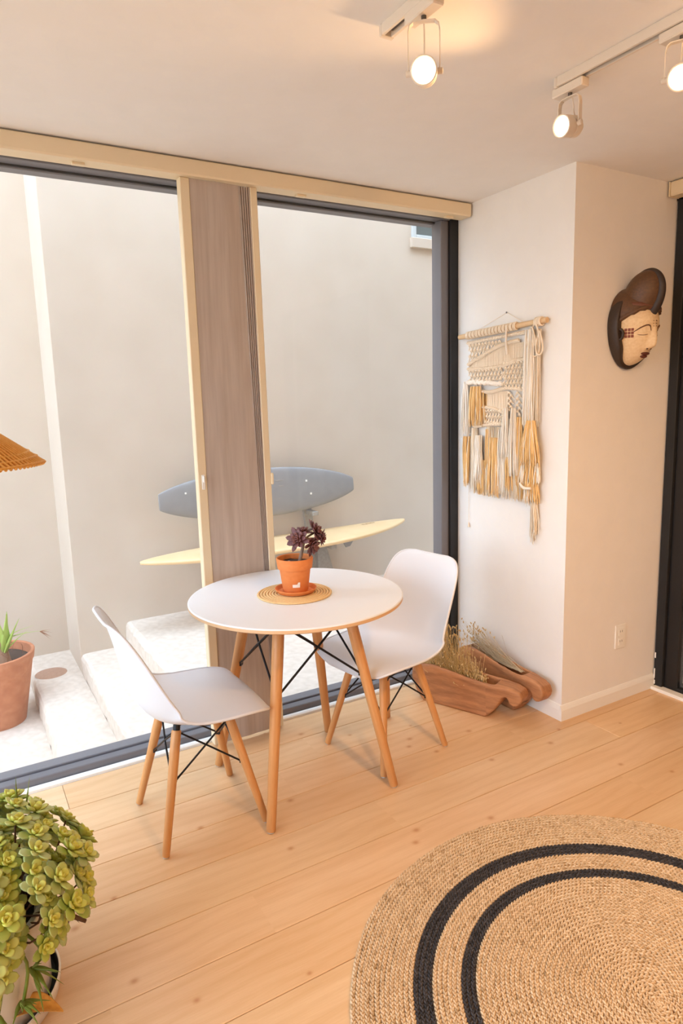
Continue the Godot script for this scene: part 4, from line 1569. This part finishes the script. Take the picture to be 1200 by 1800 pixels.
func surfboards() -> void:
	# rack
	var r := thing("surfboard_rack", "grey timber rack that carries the surfboards in the courtyard", "rack")
	for x: float in [1.58, 2.25]:
		var b := Builder.new()
		b.box(Vector3.ZERO, Vector3(0.065, 0.78, 0.03), 0.003, Basis(Vector3.BACK, 0.12))
		put("post", b.mesh(), M.rack_grey, r, Vector3(x + 0.02, 0.43, -4.375))
		b = Builder.new()
		b.prism(PackedVector2Array([Vector2(-0.02, 0.40), Vector2(0.03, 0.40), Vector2(0.15, -0.02), Vector2(-0.02, -0.02)]), 0.03)
		put("gusset", b.mesh(), M.rack_grey, r, Vector3(x + 0.065, 0.066, -4.34))
		b = Builder.new()
		b.box(Vector3.ZERO, Vector3(0.045, 0.03, 0.34), 0.003)
		put("arm", b.mesh(), M.rack_grey, r, Vector3(x + 0.02, 0.437, -4.20))
		b = Builder.new()
		b.box(Vector3.ZERO, Vector3(0.045, 0.03, 0.12), 0.003)
		put("arm", b.mesh(), M.rack_grey, r, Vector3(x, 0.650, -4.31))
		b = Builder.new()
		b.box(Vector3.ZERO, Vector3(0.07, 0.026, 0.36), 0.003)
		put("foot", b.mesh(), M.rack_grey, r, Vector3(x + 0.06, 0.058, -4.22))
	# yellow board lying flat
	var y := thing("surfboard", "pale yellow pointed surfboard lying flat on the lower rack arms", "surfboard", Vector3(1.972, 0.4835, -4.165), deg_to_rad(2.0), "surfboards in the courtyard")
	var rock := func(t: float) -> float: return 0.045 * pow(maxf(t, 0.0), 2.4) + 0.012 * pow(maxf(-t, 0.0), 2.4)
	put("hull", board_mesh(2.06, 0.235, 0.062, 0.004, 0.004, rock, 0.72), M.board_yellow, y)
	var b := Builder.new()
	b.prism(PackedVector2Array([Vector2(-0.05, 0.0), Vector2(0.05, 0.0), Vector2(0.015, -0.045), Vector2(-0.02, -0.05)]), 0.008)
	put("fin", b.mesh(), M.board_grey, y, Vector3(0.44, -0.022, 0.10))
	# small dark emblem near the tip
	b = Builder.new()
	for e: Array in [[0.0, 0.0, 0.11, 0.004], [0.0, 0.022, 0.11, 0.004], [-0.05, 0.011, 0.004, 0.02], [-0.015, 0.011, 0.004, 0.02], [0.02, 0.011, 0.004, 0.02], [0.052, 0.011, 0.004, 0.02]]:
		b.box(Vector3(e[0], 0.0, e[1]), Vector3(e[2], 0.001, e[3]))
	var o := put("emblem", b.mesh(), M.board_print, y, Vector3(0.72, 0.0445, -0.06))
	o.rotation.z = 0.055
	# grey board standing on edge
	var g := thing("surfboard", "grey blunt-ended surfboard standing on its edge on the upper rack arms", "surfboard", Vector3(1.862, 0.838, -4.29), 0.0, "surfboards in the courtyard")
	var hull := put("hull", board_mesh(1.47, 0.170, 0.05, 0.045, 0.05, func(_t: float) -> float: return 0.0, 0.80), M.board_grey, g)
	hull.rotation = Vector3(PI / 2.0 - 0.10, 0, 0)
	for e: Array in [[0.115, 0.075, 0.06, 0.006], [0.125, 0.035, 0.035, 0.006], [0.115, -0.05, 0.03, 0.004], [0.33, 0.055, 0.014, 0.014], [0.36, -0.04, 0.014, 0.014], [-0.56, 0.045, 0.012, 0.012]]:
		b = Builder.new()
		b.box(Vector3.ZERO, Vector3(e[2], 0.004, e[3]), 0.001)
		var q := put("fin_plug", b.mesh(), M.trim_paint if e[2] < 0.02 else M.rack_grey, hull, Vector3(e[0], 0.0225, e[1] * -1.0))
		q.position.y = 0.024


func courtyard_window() -> void:
	var w := setting_node("window_2", "small grey neighbour window high in the courtyard wall")
	var z := -4.43
	put("sill", box_mesh(Vector3(3.25, 2.615, z - 0.02), Vector3(4.5, 2.690, z + 0.03), 0.004), M.render, w)
	put("frame", box_mesh(Vector3(3.262, 2.690, z - 0.02), Vector3(3.30, 3.35, z + 0.02), 0.003), M.frame_pale, w)
	put("frame", box_mesh(Vector3(4.40, 2.690, z - 0.02), Vector3(4.44, 3.35, z + 0.02), 0.003), M.frame_pale, w)
	put("frame", box_mesh(Vector3(3.30, 2.690, z - 0.02), Vector3(4.40, 2.715, z + 0.018), 0.003), M.frame_pale, w)
	put("frame", box_mesh(Vector3(3.262, 3.35, z - 0.02), Vector3(4.44, 3.39, z + 0.02), 0.003), M.frame_pale, w)
	put("pane", box_mesh(Vector3(3.30, 2.715, z - 0.02), Vector3(4.40, 3.35, z + 0.006)), M.dark_glass, w)


func blade_into(b: Builder, base: Vector3, dir: Vector3, len: float, w: float, droop: float, th := 0.3) -> void:
	var side := dir.cross(Vector3.UP).normalized()
	b.grid(8, 9, func(u: float, v: float) -> Vector3:
		var a := TAU * u
		var c := base + dir * len * v + Vector3(0, -droop * len * v * v, 0)
		var ww := w * 0.5 * pow(maxf(0.0, 1.0 - v), 0.6) * (0.55 + 0.45 * sin(PI * minf(v * 1.6, 1.0)))
		var up := side.cross(dir).normalized()
		return c + side * cos(a) * ww + up * sin(a) * ww * th, 1, true)


func courtyard_pot() -> void:
	var p := thing("potted_plant", "terracotta pot with a thick-stemmed green plant on the courtyard ground at the left", "potted plant", Vector3(0.085, -0.38, -4.29))
	var b := Builder.new()
	b.lathe(pot_profile(0.232, 0.150, 0.425, 0.05, 0.02), 56)
	put("pot", b.mesh(), M.terracotta_old, p)
	put("soil", soil_mesh(0.205, 0.375, 3), M.soil, p)
	b = Builder.new()
	b.tube(spline([Vector3(0.055, 0.36, 0.04), Vector3(0.050, 0.46, 0.04), Vector3(0.035, 0.58, 0.04)], 5), [0.05, 0.047, 0.043, 0.040, 0.038, 0.036, 0.034, 0.032, 0.030, 0.028, 0.026], 14)
	put("trunk", b.mesh(), M.palm_trunk, p)
	var k := RandomNumberGenerator.new()
	k.seed = 4
	for e: Array in [[Vector3(0.42, 1.0, 0.1), 0.24, 0.085, 0.1], [Vector3(0.12, 1.0, 0.15), 0.26, 0.08, 0.0], [Vector3(-0.1, 1.0, 0.2), 0.32, 0.05, 0.1], [Vector3(-0.6, 0.8, 0.1), 0.4, 0.05, 0.3], [Vector3(0.62, 0.75, 0.2), 0.22, 0.035, 0.2], [Vector3(0.1, 0.8, -0.6), 0.3, 0.05, 0.3]]:
		b = Builder.new()
		blade_into(b, Vector3(0.07, 0.44, 0.06), e[0].normalized(), e[1], e[2], e[3])
		put("leaf", b.mesh(), M.palm_leaf, p)
	for e: Array in [[Vector3(0.85, 0.30, 0.2), 0.30, 0.012, 0.22], [Vector3(0.75, 0.42, 0.1), 0.24, 0.012, 0.2]]:
		b = Builder.new()
		blade_into(b, Vector3(0.04, 0.50, 0.03), e[0].normalized(), e[1], e[2], e[3], 0.6)
		put("stalk", b.mesh(), M.palm_leaf, p)
	for i in 7:
		b = Builder.new()
		blade_into(b, Vector3(0.262, 0.535, 0.09), Vector3(0.8, k.randf_range(-0.7, 0.15), k.randf_range(-0.4, 0.6)).normalized(), k.randf_range(0.04, 0.075), 0.008, 0.2, 0.5)
		put("dry_leaflet", b.mesh(), M.palm_dry, p)
	for i in 14:
		b = Builder.new()
		var a := k.randf() * TAU
		var q := Vector3(cos(a), 0, sin(a)) * k.randf_range(0.07, 0.18) + Vector3(0, 0.375, 0)
		b.tube([q, q + Vector3(k.randf_range(-0.02, 0.02), 0.05, k.randf_range(-0.02, 0.02)), q + Vector3(k.randf_range(-0.05, 0.05), k.randf_range(0.06, 0.11), k.randf_range(-0.03, 0.03))], [0.0012], 4)
		put("sprout", b.mesh(), M.palm_dry, p)


# ---------------------------------------------------------------- big succulent in the foreground
func foreground_plant() -> void:
	var c := Vector3(-0.092, 0.0, -1.715)
	var s := thing("plant_tray", "white tray with a black inside under the big succulent pot", "saucer", c)
	var b := Builder.new()
	b.lathe([[Vector2(0, 0), Vector2(0.192, 0)], [Vector2(0.192, 0), Vector2(0.196, 0.004), Vector2(0.201, 0.036), Vector2(0.200, 0.039), Vector2(0.196, 0.039)], [Vector2(0.196, 0.039), Vector2(0.190, 0.008)], [Vector2(0.190, 0.008), Vector2(0, 0.008)]], 64)
	put("rim", b.mesh(), M.white_ceramic, s)
	b = Builder.new()
	b.lathe([[Vector2(0, 0.0082), Vector2(0.1895, 0.0082)], [Vector2(0.1895, 0.0082), Vector2(0.1950, 0.036)], [Vector2(0.1950, 0.036), Vector2(0.1935, 0.036)], [Vector2(0.1935, 0.036), Vector2(0.188, 0.0105)], [Vector2(0.188, 0.0105), Vector2(0, 0.0105)]], 64)
	put("lining", b.mesh(), M.dark_seal, s)
	var p := thing("potted_succulent", "white cylinder pot overflowing with green rosette succulents in the foreground", "potted plant", c + Vector3(0, 0.0105, 0))
	b = Builder.new()
	b.lathe([[Vector2(0, 0), Vector2(0.172, 0)], [Vector2(0.172, 0), Vector2(0.178, 0.006), Vector2(0.179, 0.23), Vector2(0.177, 0.235), Vector2(0.166, 0.235)], [Vector2(0.166, 0.235), Vector2(0.164, 0.19)], [Vector2(0.164, 0.19), Vector2(0, 0.19)]], 64)
	put("pot", b.mesh(), M.white_ceramic, p)
	put("soil", soil_mesh(0.155, 0.205, 6), M.soil, p)
	var k := RandomNumberGenerator.new()
	k.seed = 21
	var twig := Builder.new()
	var n := 270
	for i in n:
		var v := 1.0 - 1.40 * (i + 0.5) / n
		var a := i * 2.39996
		var h := sqrt(maxf(0.0, 1.0 - v * v))
		var dir := Vector3(h * cos(a), v, h * sin(a))
		var inner := i % 5 >= 3
		var q := dir * Vector3(0.285, 0.185, 0.285) * (k.randf_range(0.68, 0.84) if inner else k.randf_range(0.9, 1.06)) + Vector3(0, 0.275, 0)
		if q.y < 0.235 or (Vector2(q.x, q.z).length() < 0.19 and q.y < 0.26):
			continue
		var o := put("rosette", M.green_rosette[i % 3], M.leaf_vertex, p)
		var face := (dir + Vector3(k.randf_range(-0.3, 0.3), 0.45, k.randf_range(-0.3, 0.3))).normalized()
		o.transform = Transform3D(along(Vector3.ZERO, face).basis * Basis(Vector3.UP, k.randf() * TAU) * k.randf_range(0.8, 1.2), q)
		var low := Vector3(k.randf_range(-0.1, 0.1), 0.2, k.randf_range(-0.1, 0.1))
		if i % 3 == 0:
			twig.tube(spline([low, Vector3(q.x * 0.75, 0.24, q.z * 0.75), q - face * 0.004], 3), [0.0024], 5)
	var t := put("twigs", twig.mesh(), M.brown_stem, p)
	t.set_meta("kind", "stuff")
	# trailing shoots with pointed leaves
	for e: Array in [[Vector3(0.125, 0.14, 0.13), Vector3(0.6, 0.25, 0.5)], [Vector3(0.10, 0.09, 0.16), Vector3(0.2, 0.3, 0.7)], [Vector3(0.055, 0.10, 0.185), Vector3(-0.3, -0.1, 0.6)], [Vector3(0.215, 0.235, 0.11), Vector3(0.5, -0.3, 0.4)]]:
		b = Builder.new()
		b.tube(spline([Vector3(e[0].x * 0.8, 0.25, e[0].z * 0.8), Vector3(e[0].x * 1.2, 0.2, e[0].z * 1.15), e[0] + e[1] * 0.02], 4), [0.004], 6)
		var small: bool = e[0].y > 0.2
		for i in (5 if small else 8):
			var d: Vector3 = (Vector3(k.randf_range(-1, 1), k.randf_range(-0.7, 1.0), k.randf_range(-0.5, 1.0)) + e[1]).normalized()
			blade_into(b, e[0] + e[1] * 0.02 * k.randf(), d, (0.035 if small else k.randf_range(0.06, 0.105)), (0.007 if small else 0.015), 0.15, 0.45)
		put("trailing_shoot", b.mesh(), M.brown_stem if small else M.shoot_green, p)
	for e: Array in [[Vector3(0.10, 0.425, -0.10), Vector3(-0.06, 1, 0)], [Vector3(0.145, 0.43, -0.09), Vector3(0.05, 1, 0.05)], [Vector3(0.165, 0.42, -0.09), Vector3(0.2, 1, 0)]]:
		b = Builder.new()
		blade_into(b, e[0], e[1].normalized(), 0.085, 0.012, 0.0, 0.5)
		put("blade", b.mesh(), M.shoot_green, p)
	# fallen yellow leaf on the tray
	b = Builder.new()
	b.grid(12, 10, func(u: float, v: float) -> Vector3:
		var a := TAU * u
		var w := 0.030 * sin(PI * clampf(v * 0.96 + 0.02, 0.0, 1.0))
		var x := cos(a) * w
		return Vector3(x, sin(a) * 0.002 + absf(x) * 0.7 + 0.02 * sin(PI * v), v * 0.13 - 0.065), 1, true)
	var lf := put("fallen_leaf", b.mesh(), M.yellow_leaf)
	lf.transform = Transform3D(Basis(Vector3.UP, 1.25), Vector3(0.03, 0.0400, -1.560))
	tag(lf, "curled yellow fallen leaf on the rim of the white plant tray", "leaf")


func more_materials() -> void:
	M.blind_fabric = plain(Color.WHITE, 0.9)
	M.blind_fabric.albedo_texture = noise_map(0.03, 3, 41, 256, [rgb(196, 180, 166), rgb(180, 163, 149)])
	M.blind_fabric.uv1_triplanar = true
	M.blind_fabric.uv1_scale = Vector3(6.0, 0.35, 6.0)
	M.blind_fabric.backlight_enabled = true
	M.blind_fabric.backlight = Color(0.25, 0.22, 0.2)
	M.white_plastic = plain(rgb(228, 228, 231), 0.38)
	M.white_laminate = plain(rgb(238, 238, 239), 0.42)
	M.beech = wood(rgb(222, 164, 104), rgb(190, 126, 70), 5.0, Vector3(14.0, 1.6, 14.0), 0.45, 61)
	M.beech_edge = plain(rgb(222, 182, 138), 0.5)
	M.rod_metal = plain(rgb(32, 31, 33), 0.4, 0.5)
	M.foot_pad = plain(rgb(190, 186, 180), 0.5)
	M.raffia = mottled(rgb(240, 206, 152), rgb(226, 184, 124), 0.05, 9.0, 0.8, 0.0, 1.0, 71)
	M.terracotta_pot = mottled(rgb(230, 142, 78), rgb(220, 126, 62), 0.02, 6.0, 0.75, 0.0, 1.0, 73)
	M.terracotta_old = mottled(rgb(208, 142, 104), rgb(178, 108, 72), 0.02, 3.0, 0.9, 0.0, 1.0, 79)
	M.soil = mottled(rgb(92, 70, 56), rgb(56, 42, 34), 0.08, 8.0, 1.0, 0.0, 1.0, 83)
	M.pebble = plain(rgb(170, 150, 134), 0.8)
	M.grey_stem = mottled(rgb(160, 138, 122), rgb(124, 102, 88), 0.05, 14.0, 0.85, 0.0, 1.0, 87)
	M.brown_stem = plain(rgb(104, 72, 48), 0.8)
	M.leaf_vertex = plain(Color.WHITE, 0.45)
	M.leaf_vertex.vertex_color_use_as_albedo = true
	M.grass_vertex = plain(Color.WHITE, 0.85)
	M.grass_vertex.vertex_color_use_as_albedo = true
	M.purple_rosette = rosette_mesh(26, 0.046, 0.020, 5, Color(0.20, 0.085, 0.075), Color(0.13, 0.045, 0.05), Color(0.30, 0.08, 0.09))
	M.green_rosette = []
	for i in 3:
		M.green_rosette.append(rosette_mesh([13, 15, 11][i], 0.047, 0.029, 30 + i, Color(0.70, 0.66, 0.09), [Color(0.40, 0.48, 0.17), Color(0.31, 0.40, 0.08), Color(0.46, 0.53, 0.22)][i], Color(0.50, 0.40, 0.2)))
	M.shoot_green = plain(rgb(122, 136, 48), 0.5)
	M.yellow_leaf = mottled(rgb(236, 178, 82), rgb(202, 130, 48), 0.03, 9.0, 0.6, 0.0, 1.0, 91)
	M.jute_base = plain(rgb(112, 80, 50), 0.95)
	M.jute = plain(Color.WHITE, 0.85)
	M.jute.vertex_color_use_as_albedo = true
	M.wicker = mottled(rgb(248, 190, 98), rgb(230, 160, 66), 0.05, 6.0, 0.6, 0.0, 1.0, 97)
	M.wicker.backlight_enabled = true
	M.wicker.backlight = Color(0.5, 0.4, 0.25)
	M.white_ceramic = plain(rgb(238, 230, 220), 0.35)
	M.trough_wood = plain(Color.WHITE, 0.6)
	M.trough_wood.uv1_triplanar = true
	M.trough_wood.uv1_scale = Vector3(1.3, 5.0, 5.0)
	M.trough_wood.albedo_texture = ImageTexture.create_from_image(wood_image(256, 128, rgb(196, 138, 92), rgb(112, 70, 44), 5.0, 103))
	M.mask_white = mottled(rgb(232, 208, 170), rgb(206, 172, 130), 0.03, 9.0, 0.7, 0.0, 1.0, 107)
	M.mask_brown = mottled(rgb(104, 70, 42), rgb(70, 46, 28), 0.03, 9.0, 0.55, 0.0, 1.0, 109)
	M.mask_dark = mottled(rgb(58, 42, 32), rgb(40, 29, 22), 0.03, 9.0, 0.55, 0.0, 1.0, 113)
	M.mask_red = plain(rgb(98, 54, 36), 0.6)
	M.mask_line = plain(rgb(96, 62, 42), 0.7)
	M.mask_lip = plain(rgb(92, 42, 30), 0.6)
	M.mask_scar = plain(rgb(124, 60, 44), 0.6)
	M.cotton = mottled(rgb(246, 230, 208), rgb(236, 216, 188), 0.05, 20.0, 0.9, 0.0, 1.0, 127)
	M.white_wool = mottled(rgb(246, 236, 222), rgb(234, 218, 198), 0.05, 20.0, 0.9, 0.0, 1.0, 131)
	M.wool_vertex = plain(Color.WHITE, 0.9)
	M.wool_vertex.vertex_color_use_as_albedo = true
	M.pale_dowel = wood(rgb(230, 196, 152), rgb(206, 164, 116), 4.0, Vector3(3, 3, 3), 0.6, 139)
	M.board_yellow = mottled(rgb(238, 206, 158), rgb(230, 194, 142), 0.01, 1.2, 0.35, 0.0, 1.0, 149)
	M.board_grey = mottled(rgb(148, 146, 145), rgb(138, 136, 136), 0.02, 2.0, 0.5, 0.0, 1.0, 151)
	M.board_print = plain(rgb(176, 142, 104), 0.6)
	M.rack_grey = mottled(rgb(166, 160, 152), rgb(146, 140, 132), 0.03, 5.0, 0.8, 0.0, 1.0, 157)
	M.frame_pale = plain(rgb(196, 200, 198), 0.5)
	M.dark_glass = plain(rgb(96, 104, 102), 0.3)
	M.palm_trunk = mottled(rgb(196, 160, 132), rgb(150, 112, 86), 0.06, 10.0, 0.85, 0.0, 1.0, 163)
	M.palm_leaf = plain(rgb(170, 192, 90), 0.5)
	M.palm_leaf.backlight_enabled = true
	M.palm_leaf.backlight = Color(0.3, 0.4, 0.15)
	M.palm_dry = plain(rgb(150, 100, 70), 0.8)
